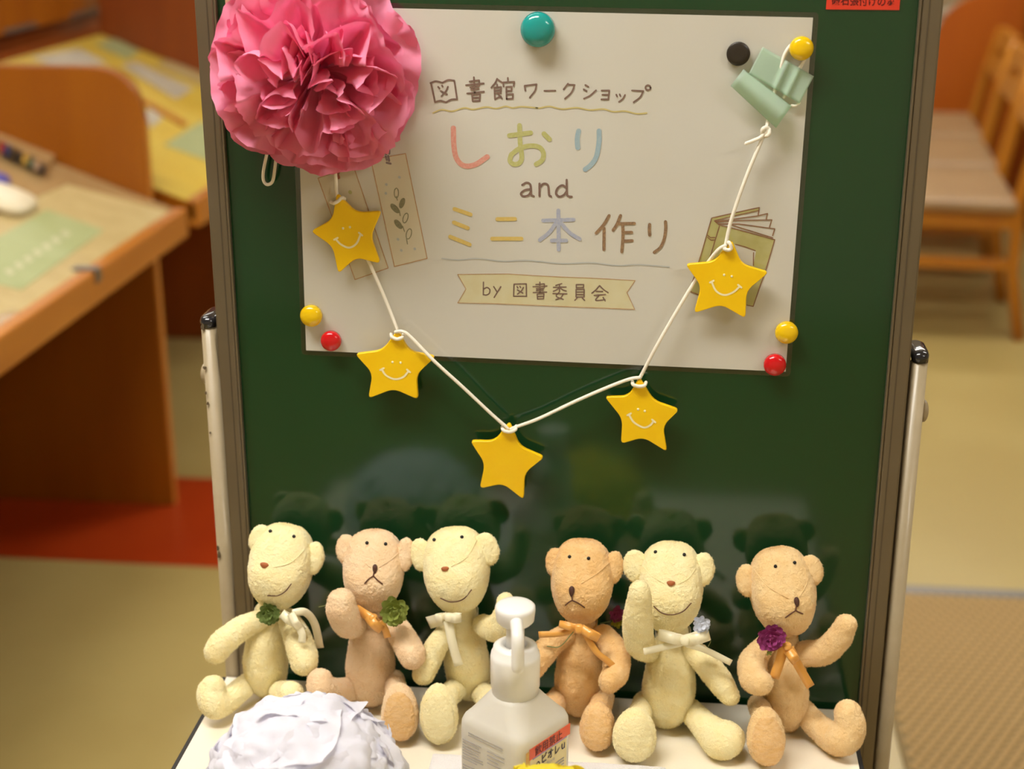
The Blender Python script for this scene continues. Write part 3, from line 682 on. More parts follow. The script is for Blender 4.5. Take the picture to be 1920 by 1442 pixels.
# drawn bookmarks
bm2 = [(640, 165), (1000, 100), (1225, 1190), (885, 1275)]; bm1 = [(90, 355), (460, 235), (820, 1290), (475, 1410)]
for q in (bm2, bm1):
    fillpoly('drawn_bookmark', tf(q, F_), M['fill_mark']); strokes('bookmark_outline', [q+[q[0]]], M['ink_orange'], 1.7, *F_, smooth=False)
def leaf(cx, cy, a, b, rot): return [(cx+a*math.cos(t)*math.cos(rot)-b*math.sin(t)*math.sin(rot), cy+a*math.cos(t)*math.sin(rot)+b*math.sin(t)*math.cos(rot)) for t in np.linspace(0, 2*math.pi, 12)]
lv = [(905, 510, 22, 50, .0), (965, 615, 22, 52, .35), (890, 670, 24, 58, -.75), (1000, 770, 24, 52, .3), (925, 835, 24, 54, -.7), (1035, 935, 26, 54, .25)]
for i, q in enumerate(lv):
    if i in (1, 2, 4): fillpoly('drawn_leaf', tf(leaf(*q)[:-1], F_), M['leaf_ink'], y=-.00182)
strokes('leaf_outline', [leaf(*q) for q in lv]+[[(905, 545), (915, 585)], [(935, 690), (945, 745)], [(970, 855), (990, 910)], [(1010, 980), (1020, 1040)]], M['leaf_ink'], 1.8, *F_)
strokes('drawn_tassel', [[(795, 60), (800, 105)], [(830, 50), (832, 100)], [(795, 130), (805, 165)], [(820, 125), (830, 175)], [(805, 195), (845, 205)]], M['purple_ink'], 4, *F_)
strokes('drawn_tassel', [[(285, 255), (300, 300)], [(290, 310), (305, 350)]], M['pinkish_ink'], 6, *F_)
strokes('drawn_dots', [[(935, 345), (938, 348)], [(800, 420), (802, 423)], [(795, 512), (797, 515)], [(920, 990), (923, 993)], [(955, 1105), (957, 1108)], [(1095, 1090), (1097, 1092)]], M['ink_gline'], 5, *F_)
strokes('drawn_dots', [[(423, 500), (426, 503)]], M['ink_green'], 7, *F_)
# drawn mini book
cover = [(225, 190), (260, 225), (320, 275), (470, 310), (1000, 455), (735, 1275), (60, 1130), (-45, 1090)]
fillpoly('drawn_book', tf(cover, H_), M['fill_book'])
fillpoly('drawn_book_back', tf([(225, 190), (810, 65), (800, 105), (260, 225)], H_), M['fill_book'])
fillpoly('drawn_book_window', tf([(470, 505), (770, 600), (735, 780), (440, 700)], H_), M['paper'], y=-.00185)
strokes('book_outline', [[(225, 190), (520, 122), (810, 60)], [(260, 222), (530, 155), (800, 98)], [(810, 60), (798, 150)], [(270, 232), (780, 165), (910, 135)], [(910, 135), (895, 210)], [(280, 240), (560, 220), (965, 212)], [(965, 212), (935, 300)], [(300, 262), (560, 262), (1000, 322)], [(1000, 322), (975, 405)], [(320, 275), (470, 310), (1000, 455)], [(470, 275), (975, 432)],
    [(225, 190), (100, 620), (-45, 1090)], [(260, 225), (320, 275)], [(320, 290), (250, 520), (190, 720)], [(170, 395), (210, 430), (265, 428)], [(175, 425), (215, 460), (255, 458)], [(1000, 455), (900, 800), (735, 1275)], [(735, 1275), (660, 1260)], [(-45, 1090), (60, 1130)], [(520, 512), (640, 545), (760, 590)], [(740, 615), (738, 770)]], M['ink_olive'], 2.0, *H_, smooth=False)

# ------------------------------------------------------------------ MAGNETS
def magnet(px, py, rpx, mat, label, flat=False, y=-.0024):
    c = onY(px, py, y-.004); r = rpx*mpp(c); c = onY(px, py, y-(r*.45))
    prof = [(.86*r, 0), (r, .1*r), (r, .42*r), (.93*r, .62*r), (.72*r, .80*r), (.4*r, .90*r), (.08*r, .93*r)] if not flat else [(.97*r, 0), (r, .06*r), (r, .36*r), (.95*r, .42*r), (.5*r, .44*r), (.05*r, .44*r)]
    V, F = lathe(prof, (0, 0, 0), 36)
    V = [(c[0]+a, y-z, c[2]+b) for (a, b, z) in V]
    o = fixn(obj('magnet', V, F, mat, None, True)); tag(o, label, 'magnet', 'round magnets on the board'); return o
magnet(1008, 56, 32.5, M['mag_teal'], 'large teal round magnet at the top edge of the poster')
magnet(1384.5, 101.5, 22, M['mag_black'], 'flat black round magnet left of the mint tape', True)
magnet(1503, 91, 22.5, M['mag_yellow'], 'yellow round magnet above the mint tape', y=-.006)
magnet(583, 593, 21, M['mag_yellow'], 'yellow round magnet at the lower left corner of the poster')
magnet(620, 640, 19.5, M['mag_red'], 'red round magnet at the lower left corner of the poster')
magnet(1475, 624.5, 21.5, M['mag_yellow'], 'yellow round magnet at the lower right corner of the poster')
magnet(1453, 685, 21, M['mag_red'], 'red round magnet at the lower right corner of the poster')

# ------------------------------------------------------------------ STAR GARLAND
def star(tips, Yf, label, eyes=None, smile=None, tie=None, hole=True):
    th = .0048
    c = np.mean(np.array(tips), axis=0)
    P = []
    n = 5
    for i in range(n):
        a = np.array(tips[i], float); b = np.array(tips[(i+1) % n], float); mid = (a+b)/2
        P.append(tuple(a)); P.append(tuple(c+(mid-c)*.67))
    po = rounded(P, [9, 15]*5, 7)
    base = [onY(x, y, Yf) for x, y in po]
    cc = onY(c[0], c[1], Yf); V = []
    m = len(po); lays = [(0.0012, 1.0, 1), (.0, .985, 0)]
    for (y, s) in ((th, .985), (th-.0008, 1.0), (.0012, 1.0), (.0004, .988), (0, .966)):
        for p in base: V.append((cc[0]+(p[0]-cc[0])*s, Yf+y, cc[2]+(p[2]-cc[2])*s))
    F = []
    for i in range(4):
        for k in range(m): F.append((i*m+k, i*m+(k+1) % m, (i+1)*m+(k+1) % m, (i+1)*m+k))
    F.append(tuple(range(m))); F.append(tuple(4*m+k for k in range(m-1, -1, -1)))
    t = thing('wooden_star', cc, label, 'star', 'star garland')
    o = fixn(obj('star_body', V, F, M['star'], t))
    o.data.polygons.foreach_set('use_smooth', [len(p.vertices) == 4 for p in o.data.polygons])
    if eyes:
        for e in eyes:
            q = onY(*e, Yf-.0002); r = 2.3*mpp(q)
            g = ellipsoid(q, [(r, 0, 0), (0, .0003, 0), (0, 0, r*1.1)], 12, 6); obj('eye', g[0], g[1], M['star_ink'], t, True)
        strokes('smile', [smile, [(smile[0][0]-3, smile[0][1]+1), (smile[0][0]+3.5, smile[0][1]-2.5)], [(smile[-1][0]-3, smile[-1][1]-3), (smile[-1][0]+3, smile[-1][1]+2)]], M['star_ink'], 3.7, y=Yf-.00025, parent=t)
    if tie:
        pts = [onY(x, y, Yf-.0022 if k not in (0, len(tie)-1) else Yf+.004) for k, (x, y) in enumerate(tie)]
        g = sweep(cr(pts, 5), .00155, 8, 3); obj('string_tie', g[0], g[1], M['string'], t, True)
    return t
YS = -.0145
s1e = tf([(350, 877), (422, 865)], F_); s1m = tf([(275, 990), (330, 1045), (415, 1078), (490, 1035), (533, 940)], F_)
star([(631, 362), (715, 396), (713, 495), (634, 514), (582, 434)], -.0115, 'yellow smiling star hanging below the pink tissue flower', s1e, s1m, [(620, 379), (626, 381), (634, 377), (641, 371), (646, 373)])
star([(745, 619), (817, 669), (784, 750), (690, 748), (665, 664)], YS, 'yellow smiling star at the lower left edge of the poster', [(736, 679), (751, 680)], [(716, 693), (724, 704), (740, 711), (756, 707), (766, 696)], [(733, 627), (735, 632), (745, 636), (755, 632), (757, 626)])
star([(955, 791), (1021, 858), (982, 938), (899, 917), (881, 827)], YS, 'plain yellow star without a face at the bottom of the garland', None, None, [(942, 801), (944, 807), (955, 810), (966, 806), (968, 799)])
s4 = ((1130, 700), 9.0125)
star([(1199, 708), (1274, 769), (1251, 848), (1164, 833), (1133, 744)], YS, 'yellow smiling star on the green board right of the plain star', tf([(598, 608), (712, 638)], s4), tf([(445, 700), (530, 830), (690, 915), (800, 880), (862, 810)], s4), [(1186, 716), (1187, 721), (1197, 724.5), (1208, 723), (1211, 717)])
star([(1372, 450), (1442, 511), (1398, 598), (1301, 588), (1285, 496)], YS, 'yellow smiling star over the drawn book at the right of the poster', tf([(378, 888), (472, 906)], H_), tf([(225, 975), (280, 1085), (380, 1135), (490, 1100), (570, 1030)], H_), [(1356, 462), (1359, 467), (1366, 469), (1371, 465), (1368, 456), (1362, 453)])
YG = YS+.0005
def cord(name, pts, label, r=.00155, parent=None):
    Q = [onY(x, y, Y) for x, y, Y in pts]; g = sweep(cr(Q, 8), r, 8, 3); o = obj(name, g[0], g[1], M['string'], parent, True)
    if label: tag(o, label, 'string')
    return o
sg = thing('garland_string', onY(955, 803, YG), 'white cotton string of the star garland looping from pink flower to mint tape', 'string')
cord('cord', [(627, 300, -.012), (630, 340, -.010), (634, 372, -.006), (660, 430, -.006), (692, 492, -.006), (722, 560, -.008), (744, 616, YG+.002)], None, parent=sg)
cord('cord', [(742, 622, YG), (756, 622, YG-.004), (772, 634, YG-.004), (815, 678, YG-.006), (870, 728, YG-.003), (920, 775, YG-.001), (952, 803, YG)], None, parent=sg)
cord('cord', [(958, 804, YG), (1010, 785, YG), (1080, 752, YG), (1140, 726, YG), (1180, 711, YG), (1199, 708, YG)], None, parent=sg)
cord('cord', [(1198, 712, YG+.003), (1235, 642, YG+.001), (1290, 548, YG+.004), (1318, 505, YG+.007), (1345, 470, YG), (1360, 460, YG-.001)], None, parent=sg)
cord('cord', [(1360, 462, YG), (1372, 410, YG), (1400, 330, YG), (1425, 270, -.012), (1436, 243, -.011), (1441, 222, -.009), (1455, 160, -.0048), (1468, 112, -.0045), (1476, 94, -.0042), (1486, 82, -.0042)], None, parent=sg)
cord('cord', [(1509, 110, -.0042), (1494, 138, -.0045), (1470, 182, -.005)], None, parent=sg)
cord('knot_tail', [(1437, 243, -.012), (1428, 256, -.013), (1412, 264, -.014), (1399, 269, -.014)], None, parent=sg)
g = sweep([onY(1436+7*math.cos(a), 247+8*math.sin(a), -.0125-.0015*math.sin(2*a)) for a in np.linspace(0, 2*math.pi, 14)[:-1]], .0017, 8, 0, True); obj('knot', g[0], g[1], M['string'], sg, True)
g = ellipsoid(onY(1436, 247, -.012), [(.0026, 0, 0), (0, .0022, 0), (0, 0, .0034)]); obj('knot', g[0], g[1], M['string'], sg, True)
cord('glint_cord', [(1484, 198, -.005), (1492, 198, -.005), (1499, 193, -.004)], None, .0011, sg)
# mint tape
tp = thing('mint_tape', onY(1450, 165, -.006), 'translucent mint green tape holding the string at the top right of the poster', 'tape')
def tape_sheet(name, q, Ys, nu=10, nv=10, bulge=None):
    """q: four photo corners in order; Ys: depth at the four corners"""
    V, F = [], []
    for i in range(nu+1):
        for j in range(nv+1):
            u, v = i/nu, j/nv
            x = (1-u)*(1-v)*q[0][0]+u*(1-v)*q[1][0]+u*v*q[2][0]+(1-u)*v*q[3][0]
            y = (1-u)*(1-v)*q[0][1]+u*(1-v)*q[1][1]+u*v*q[2][1]+(1-u)*v*q[3][1]
            Y = (1-u)*(1-v)*Ys[0]+u*(1-v)*Ys[1]+u*v*Ys[2]+(1-u)*v*Ys[3]
            if bulge: Y -= bulge(u, v)
            V.append(tuple(onY(x, y, Y)))
    for i in range(nu):
        for j in range(nv):
            a = i*(nv+1)+j; F.append((a, a+1, a+nv+2, a+nv+1))
    o = obj(name, V, F, M['tape_mint'], tp, True); solid(o, .00025); return o
tape_sheet('tape_piece', [(1430, 88), (1526, 143), (1499, 194), (1404, 138)], [-.0042, -.0050, -.0062, -.0064], 30, 10, lambda u, v: .0030*math.exp(-((u-.50-.02*v)/.045)**2)+.0026*math.exp(-((u-.72-.02*v)/.045)**2)+.0012*v)
tape_sheet('tape_fold', [(1394, 130), (1484, 199), (1455, 240), (1370, 161)], [-.008, -.008, -.012, -.012], 12, 16, lambda u, v: .007*math.sin(math.pi*min(1, v*1.05))**.8)

# ------------------------------------------------------------------ TISSUE FLOWERS
def crump(p, f, seed):
    q = Vector((p[0]*f+seed, p[1]*f+seed*.37, p[2]*f-seed*.61))
    return abs(noise.noise(q))+.5*abs(noise.noise(q*2.1))+.22*abs(noise.noise(q*4.7))-.4
def petal_rose(C, A, e1, e2, phi, theta, length, spread, curl, seed, pleats=3.0, amp=.008, nu=16, nv=22, cr_=.010):
    V, F = [], []; rnd = random.Random(seed); ph0 = rnd.uniform(0, 6)
    for i in range(nu+1):
        u = i/nu
        for j in range(nv+1):
            v = -1+2*j/nv
            ang = phi+v*spread*(.45+.55*u)
            fold = math.asin(math.sin(v*pleats*math.pi+ph0))/1.57
            L = length*(1+.10*noise.noise(Vector((v*1.7+seed, seed*.3, 1)))+.07*abs(noise.noise(Vector((v*5+seed, 2, 1))))-.13*abs(v)**3)
            th = theta+curl*u*u+.10*noise.noise(Vector((v*1.3, u*1.2, seed)))
            d = math.cos(th)*A+math.sin(th)*(math.cos(ang)*e1+math.sin(ang)*e2)
            nn = -math.sin(th)*A+math.cos(th)*(math.cos(ang)*e1+math.sin(ang)*e2)
            p = C+d*(L*u)
            p = p+nn*(amp*u*fold+cr_*u*crump(p, 30, seed))+A*(.004*u*noise.noise(Vector((v*2.3, u*2, seed+5))))
            V.append(tuple(p))
    for i in range(nu):
        for j in range(nv):
            a = i*(nv+1)+j; F.append((a, a+1, a+nv+2, a+nv+1))
    return V, F
pk = thing('pink_tissue_flower', onY(600, 300, -.02), 'large pink tissue paper pompom flower at the top left of the board', 'paper flower', 'tissue paper flowers')
Cp = onY(597, 128, -.012)
Ax = np.array([-.02, -1.0, -.24]); Ax /= np.linalg.norm(Ax)
E1 = np.cross(Ax, [0, 0, 1.]); E1 /= np.linalg.norm(E1); E2 = np.cross(E1, Ax)
random.seed(23); sd = 1
# layers: theta(deg), length, petals, spread(rad), curl, pleat height
for (th, L, n, spd, cu, am) in ((90, .085, 6, .95, 0, .004), (84, .086, 6, .85, -.06, .008), (76, .086, 6, .80, -.08, .011), (66, .083, 6, .75, -.10, .013), (54, .078, 6, .75, -.10, .013), (42, .074, 5, .75, -.12, .013), (31, .066, 5, .75, -.15, .012)):
    o0 = random.uniform(0, 6)
    for k in range(n):
        ph = o0+2*math.pi*k/n+random.uniform(-.3, .3); sd += 1
        upw = float((math.cos(ph)*E1+math.sin(ph)*E2)[2])       # petals above the heart stand up and flop forward
        V, F = petal_rose(Cp, Ax, E1, E2, ph, math.radians(th+random.uniform(-8, 6)-(6*upw if th < 70 else 0)), L*random.uniform(.93, 1.05), spd*random.uniform(.75, 1.1), cu, sd*3.7, random.uniform(.9, 2.6), am, 20, 34, .013)
        V = [(x, min(y, -.0068), z) for x, y, z in V]
        obj('petal', V, F, M['pink'], pk, True)
cord('hanging_loop', [(507, 262, -.010), (500, 290, -.010), (494, 320, -.009), (494, 338, -.008), (501, 346, -.008), (511, 340, -.008), (515, 318, -.009), (518, 290, -.010), (519, 262, -.012)], None, .0014, pk)

def petal_ball(C, R, dirn, half, seed, sc3=(1, 1, 1), n=18, cramp=.0088, lift=.007):
    d = np.asarray(dirn, float); d /= np.linalg.norm(d)
    a = np.array([0, 0, 1.]) if abs(d[2]) < .9 else np.array([1., 0, 0])
    s = np.cross(d, a); s /= np.linalg.norm(s); t = np.cross(d, s); V, F = [], []
    for i in range(n+1):
        for j in range(n+1):
            u, v = -1+2*i/n, -1+2*j/n
            k = 1+.16*noise.noise(Vector((u*1.8, v*1.8, seed)))
            q = d+math.tan(half)*k*(u*s+v*t)*.9; q /= np.linalg.norm(q)
            e = max(abs(u), abs(v))
            r = R*(1-.04*e**2+.05*e**6)+cramp*crump(q*R, 34, seed)+lift*noise.noise(Vector((u*1.5+seed, v*1.5, 3)))*e
            p = q*r; V.append((C[0]+p[0]*sc3[0], C[1]+p[1]*sc3[1], C[2]+p[2]*sc3[2]))
    for i in range(n):
        for j in range(n):
            k = i*(n+1)+j; F.append((k, k+1, k+n+2, k+n+1))
    return V, F
def ball_flower(name, C, R, mat, label, n, sc3, seed, lo=-.6):
    t = thing(name, (C[0], C[1], TZ), label, 'paper flower', 'tissue paper flowers')
    rnd = random.Random(seed)
    for k in range(n):
        z = lo+(1-lo)*(k+.5)/n; ph = k*2.39996+rnd.uniform(-.2, .2); rr = math.sqrt(max(0, 1-z*z))
        V, F = petal_ball(C, R*rnd.uniform(.90, 1.0), (rr*math.cos(ph), rr*math.sin(ph), z), rnd.uniform(.50, .78), seed+k*1.9, sc3, 34)
        V = [(x, y, max(zz, TZ+.0012)) for x, y, zz in V]
        obj('petal', V, F, mat, t, True)
    return t
WC = onZ(571, 1474, .732)
ball_flower('white_tissue_flower', WC, .078, M['white'], 'white tissue paper pompom flower lying on the table in front of the bears', 34, (1, 1, .86), 5)
ball_flower('yellow_tissue_flower', np.array([-.070, -.318, .731]), .060, M['yellow_t'], 'yellow tissue paper pompom flower on the table in front of the pump bottle', 30, (1, 1, .95), 77)

# ------------------------------------------------------------------ TOWEL
tl, trt = onZ(812, 1402, TZ+.006), onZ(1248, 1433, TZ+.006)
V, F = [], []; nx, ny = 60, 40
for i in range(nx+1):
    for j in range(ny+1):
        x = tl[0]+(trt[0]-tl[0])*i/nx; y = -.118-(.30)*j/ny+.002*noise.noise(Vector((x*60, 1, 2)))
        e = min(1, min(i, nx-i, j, ny-j)/1.5)
        z = TZ+.0008+.0072*math.sqrt(e)+.0008*noise.noise(Vector((x*300, y*300, 0)))*e
        V.append((x, y, z))
for i in range(nx):
    for j in range(ny):
        a = i*(ny+1)+j; F.append((a, a+1, a+ny+2, a+ny+1))
tag(obj('towel', V, F, M['towel'], None, True), 'folded white terry towel under the pump bottle', 'towel')

# ------------------------------------------------------------------ PUMP BOTTLE
BY = -.195
bp_ = onY(966, 1290, BY); BX = float(bp_[0])
def bz(py, dy=0.): return float(onY(966, py, BY+dy)[2])
bt = thing('pump_bottle', (BX, BY, TZ+.008), 'frosted white pump bottle of hand sanitizer with red taped label', 'bottle')
z_sh, z_nk = bz(1338), bz(1294)
phi = math.radians(-34.5)    # azimuth of the left face normal, measured from -y towards +x
def sq(a, rad, n=6):
    pts = []
    for (cx, cy, a0) in ((a-rad, a-rad, 0), (-(a-rad), a-rad, 90), (-(a-rad), -(a-rad), 180), (a-rad, -(a-rad), 270)):
        for k in range(n+1):
            an = math.radians(a0+90*k/n); pts.append((cx+rad*math.cos(an), cy+rad*math.sin(an)))
    return pts
HA = .0335
rot = phi
def rotp(x, y): return (BX+x*math.cos(rot)-y*math.sin(rot), BY+x*math.sin(rot)+y*math.cos(rot))
lev = [(TZ+.009, HA*.93, .010), (TZ+.012, HA, .010), (z_sh-.012, HA, .010), (z_sh-.004, HA*.995, .0105), (z_sh, HA*.965, .012)]
rn = .0182
for k in range(1, 8):
    t_ = k/7; hh_ = HA*.965*(1-t_)+rn*t_
    lev.append((z_sh+(z_nk-z_sh)*(t_**1.15), hh_, .012*(1-t_)+rn*t_*.999))
V, F = [], []
for (z, a, r) in lev:
    for (x, y) in sq(a, min(r, a*.999)): V.append((*rotp(x, y), z))
n = len(sq(1, .1))
for i in range(len(lev)-1):
    for k in range(n): F.append((i*n+k, i*n+(k+1) % n, (i+1)*n+(k+1) % n, (i+1)*n+k))
F.append(tuple(range(n-1, -1, -1))); F.append(tuple((len(lev)-1)*n+k for k in range(n)))
obj('body', V, F, M['frost'], bt, True)
z0c = z_nk; zc1, zc2 = bz(1284), bz(1222)
g = lathe([(.0185, z0c-.002), (.0188, zc1), (.0196, zc1+.0005), (.0198, zc2-.004), (.0190, zc2), (.0178, zc2+.0008), (.0174, zc2+.005), (.0150, zc2+.0068), (.0100, zc2+.0074), (.0098, zc2+.002)], (BX, BY, 0), 40)
obj('collar', g[0], g[1], M['pump'], bt, True)
zh0, zh1 = bz(1168), bz(1133)
g = lathe([(.0072, zc2), (.0072, zh0+.001)], (BX, BY, 0), 20); obj('pump_stem', g[0], g[1], M['pump'], bt, True)
g = lathe([(.0085, zh0-.001), (.0125, zh0+.0005), (.0148, zh0+.003), (.0158, zh1-.0045), (.0156, zh1-.0018), (.0140, zh1-.0004), (.0105, zh1+.0003), (.006, zh1+.0006), (.001, zh1+.0007)], (BX, BY, 0), 40); obj('pump_head', g[0], g[1], M['pump'], bt, True)
nd = np.array([.16, -1.0, 0]); nd /= np.linalg.norm(nd); B0 = np.array([BX, BY, 0])
npt = [B0+nd*.006+[0, 0, zh1-.008], B0+nd*.020+[0, 0, zh1-.009], B0+nd*.030+[0, 0, zh1-.0115], B0+nd*.0335+[0, 0, zh1-.018], B0+nd*.0345+[0, 0, zh1-.036]]
g = sweep(cr(npt, 5), .0050, 14, 2); obj('nozzle', g[0], g[1], M['pump'], bt, True)
# printing on the two visible faces
def face_frame(az):
    nrm = np.array([math.sin(az), -math.cos(az), 0]); right = np.array([math.cos(az), math.sin(az), 0])
    return np.array([BX, BY, 0])+nrm*HA, right, nrm
def face_rect(name, az, u0, u1, z0, z1, mat, off, parent=bt):
    o_, r_, n_ = face_frame(az)
    P = [o_+r_*u+n_*off+np.array([0, 0, z]) for u, z in ((u0, z0), (u1, z0), (u1, z1), (u0, z1))]
    Q = [p-n_*.0002 for p in P]
    return fixn(obj(name, P+Q, [(0, 1, 2, 3), (4, 5, 6, 7), (0, 1, 5, 4), (1, 2, 6, 5), (2, 3, 7, 6), (3, 0, 4, 7)], mat, parent))
AZR, AZL = phi+math.pi/2, phi
zt_ = z_sh-.0082
lab = face_rect('label', AZR, -.0235, .0235, TZ+.02, zt_, M['label'], .0006)
tpz = face_rect('tape_strip', AZR, -.0235, .0275, zt_-.0095, zt_+.0005, M['tape_red'], .0010)
face_rect('tape_end', AZR, -.0275, -.0225, zt_-.0145, zt_-.001, M['tape_ochre'], .0009)
face_rect('violet_stripe', AZR, -.019, .0235, zt_-.0107, zt_-.0095, M['violet_line'], .0009)
o_, r_, n_ = face_frame(AZR)
text_mesh('飲用禁止', 'lettering', .034, o_+r_*(-.017)+np.array([0, 0, zt_-.0088]), r_, (0, 0, 1), M['ink_dark_red'], bt, 1.05, .01, n_*.0013)
text_mesh('ビオレｕ', 'lettering', .029, o_+r_*(-.008)+np.array([0, 0, zt_-.0195]), r_, (0, 0, 1), M['ink_navy'], bt, 1.15, .02, n_*.0010)
text_mesh('Biore', 'lettering', .010, o_+r_*(-.002)+np.array([0, 0, zt_-.0238]), r_, (0, 0, 1), M['ink_grey'], bt, 1.0, 0, n_*.0010)
# heart outline
hp = [(0, -.9), (-.75, -.1), (-.95, .5), (-.5, .9), (0, .35), (.55, 1.05), (.95, .7), (.7, 0), (0, -.9)]
hq = cr([o_+r_*(-.0165+.0058*a)+np.array([0, 0, zt_-.0215+.0058*b])+n_*.0010 for a, b in hp], 6)
g = strip(hq, .0009, N=n_); obj('heart_outline', g[0], g[1], M['ink_navy'], bt)
for k in range(6): face_rect('fine_print', AZR, .0060+.003*(k % 2), .020, zt_-.0285-.0026*k, zt_-.0275-.0026*k, M['ink_grey'], .0010)
rnd = random.Random(3)
for (u0, u1, z0, z1, rows) in ((-.026, -.004, zt_-.028, zt_-.008, 8), (.000, .020, zt_-.022, zt_-.008, 4), (-.026, .020, zt_-.050, zt_-.031, 7)):
    for k in range(rows):
        z = z1-(z1-z0)*(k+.5)/rows
        face_rect('fine_print', AZL, u0, u1-rnd.uniform(0, .008), z-.0005, z+.0005, M['ink_grey'], .0007)
for k in range(2): face_rect('fine_print', AZL, -.02, .016, zt_-.0015-.0022*k, zt_-.0007-.0022*k, M['ink_grey'], .0007)

# ------------------------------------------------------------------ TEDDY BEARS
TEX = bpy.data.textures.new('terry_noise', 'CLOUDS'); TEX.noise_scale = .0019; TEX.noise_depth = 1
TEX2 = bpy.data.textures.new('stuffing_noise', 'CLOUDS'); TEX2.noise_scale = .014
PLUSH = []
def plush(o, vox=.00105, smooth=9):
    if vox:
        r = o.modifiers.new('remesh', 'REMESH'); r.mode = 'VOXEL'; r.voxel_size = vox; r.use_smooth_shade = True
        s = o.modifiers.new('smooth', 'SMOOTH'); s.factor = .5; s.iterations = smooth
    for tx, st_ in ((TEX2, .0014), (TEX, .0016)):
        d = o.modifiers.new('nap', 'DISPLACE'); d.texture = tx; d.strength = st_; d.mid_level = .5; d.texture_coords = 'GLOBAL'
    PLUSH.append(o); return o
def head_warp(d):
    d = np.asarray(d); n = 2.75
    k = (abs(d[0])**n+abs(d[1])**n+abs(d[2])**n)**(-1/n); p = d*k
    z = p[2]
    p = p.copy()
    p[0] *= 1-.24*max(0, -z)**1.6-.06*max(0, z)**2
    p[1] *= 1-.10*max(0, z)**2
    if p[1] > 0: p[1] *= 1+.22*math.exp(-((z+.25)/.5)**2)
    return p
def P3(q): return onY(q[0], q[1], q[2])
def petal_mesh(name, mat):
    V, F = [], []
    for i in range(5):
        for j in range(5):
            u, v = i/4, -1+j/2
            wdt = .55*math.sin(math.pi*(.12+.80*u))**.8
            V.append((u-.1, v*wdt, .35*u*u+.18*v*v*u))
    for i in range(4):
        for j in range(4):
            a = i*5+j; F.append((a, a+1, a+6, a+5))
    me = bpy.data.meshes.new(name); me.from_pydata(V, [], F); me.materials.append(mat); me.polygons.foreach_set('use_smooth', [True]*len(F)); return me
PM = {}
def cloth_flower(parent, px, py, rpx, Y, key, n=26, axis=None, label=None):
    c = onY(px, py, Y); r = rpx*mpp(c)
    A = np.asarray(axis if axis is not None else VIEW+np.array([0, 0, -.1]), float); A /= np.linalg.norm(A)
    g = ellipsoid(c-A*r*.25, [RGT*r*.55, np.cross(A, RGT)*r*.55, A*r*.3], 12, 8)
    core = obj('flower', g[0], g[1], M[key], parent, True, label=label)
    if key not in PM: PM[key] = petal_mesh('petal', M[key])
    rnd = random.Random(int(px*7+py))
    e1 = np.cross(A, [0, 0, 1.]); e1 /= np.linalg.norm(e1); e2 = np.cross(A, e1)
    for k in range(n):
        t_ = (k+.5)/n; th = math.acos(1-t_*1.05) if t_*1.05 < 2 else 1.5
        ph = k*2.39996
        dr = math.cos(th)*A+math.sin(th)*(math.cos(ph)*e1+math.sin(ph)*e2)
        ou = math.cos(ph)*e1+math.sin(ph)*e2
        xa = (ou*math.sin(th+.5)+A*math.cos(th+.5)*.9+.15*A); xa /= np.linalg.norm(xa)
        za = dr-xa*(dr@xa); za /= np.linalg.norm(za)+1e-9; ya = np.cross(za, xa)
        s = r*rnd.uniform(.42, .58)
        p = c-A*r*.25+dr*r*(.42+.08*rnd.random())
        m = Matrix(((xa[0]*s, ya[0]*s, za[0]*s, p[0]), (xa[1]*s, ya[1]*s, za[1]*s, p[1]), (xa[2]*s, ya[2]*s, za[2]*s, p[2]), (0, 0, 0, 1)))
        m = Matrix.Translation(Vector(-WORLD[core])) @ m
        share(PM[key], 'petal', m, core)
    return core
def ribbon(parent, pts, wpx, mat, name='ribbon_tail', N=None):
    Q = [P3(q) for q in pts]; g = strip(cr(Q, 6), wpx*mpp(Q[0]), N=VIEW if N is None else N)
    o = obj(name, g[0], g[1], mat, parent, True); solid(o, .0004); return o
def bow_loop(parent, k, e, wpx, Y, mat):
    """satin loop: goes out in front and returns behind"""
    a = onY(k[0], k[1], Y); b = onY(e[0], e[1], Y+.002); d = b-a; m = a+d*.55
    pts = [a+VIEW*.001, a+d*.3+VIEW*.005, m+VIEW*.0075, b+VIEW*.003, b-VIEW*.003-d*.03, m-VIEW*.004, a+d*.3-VIEW*.002, a-VIEW*.001]
    B = np.cross(VIEW, d); g = strip(cr(pts, 6), wpx*mpp(a), B=B); o = obj('bow_loop', g[0], g[1], mat, parent, True); solid(o, .0004); return o
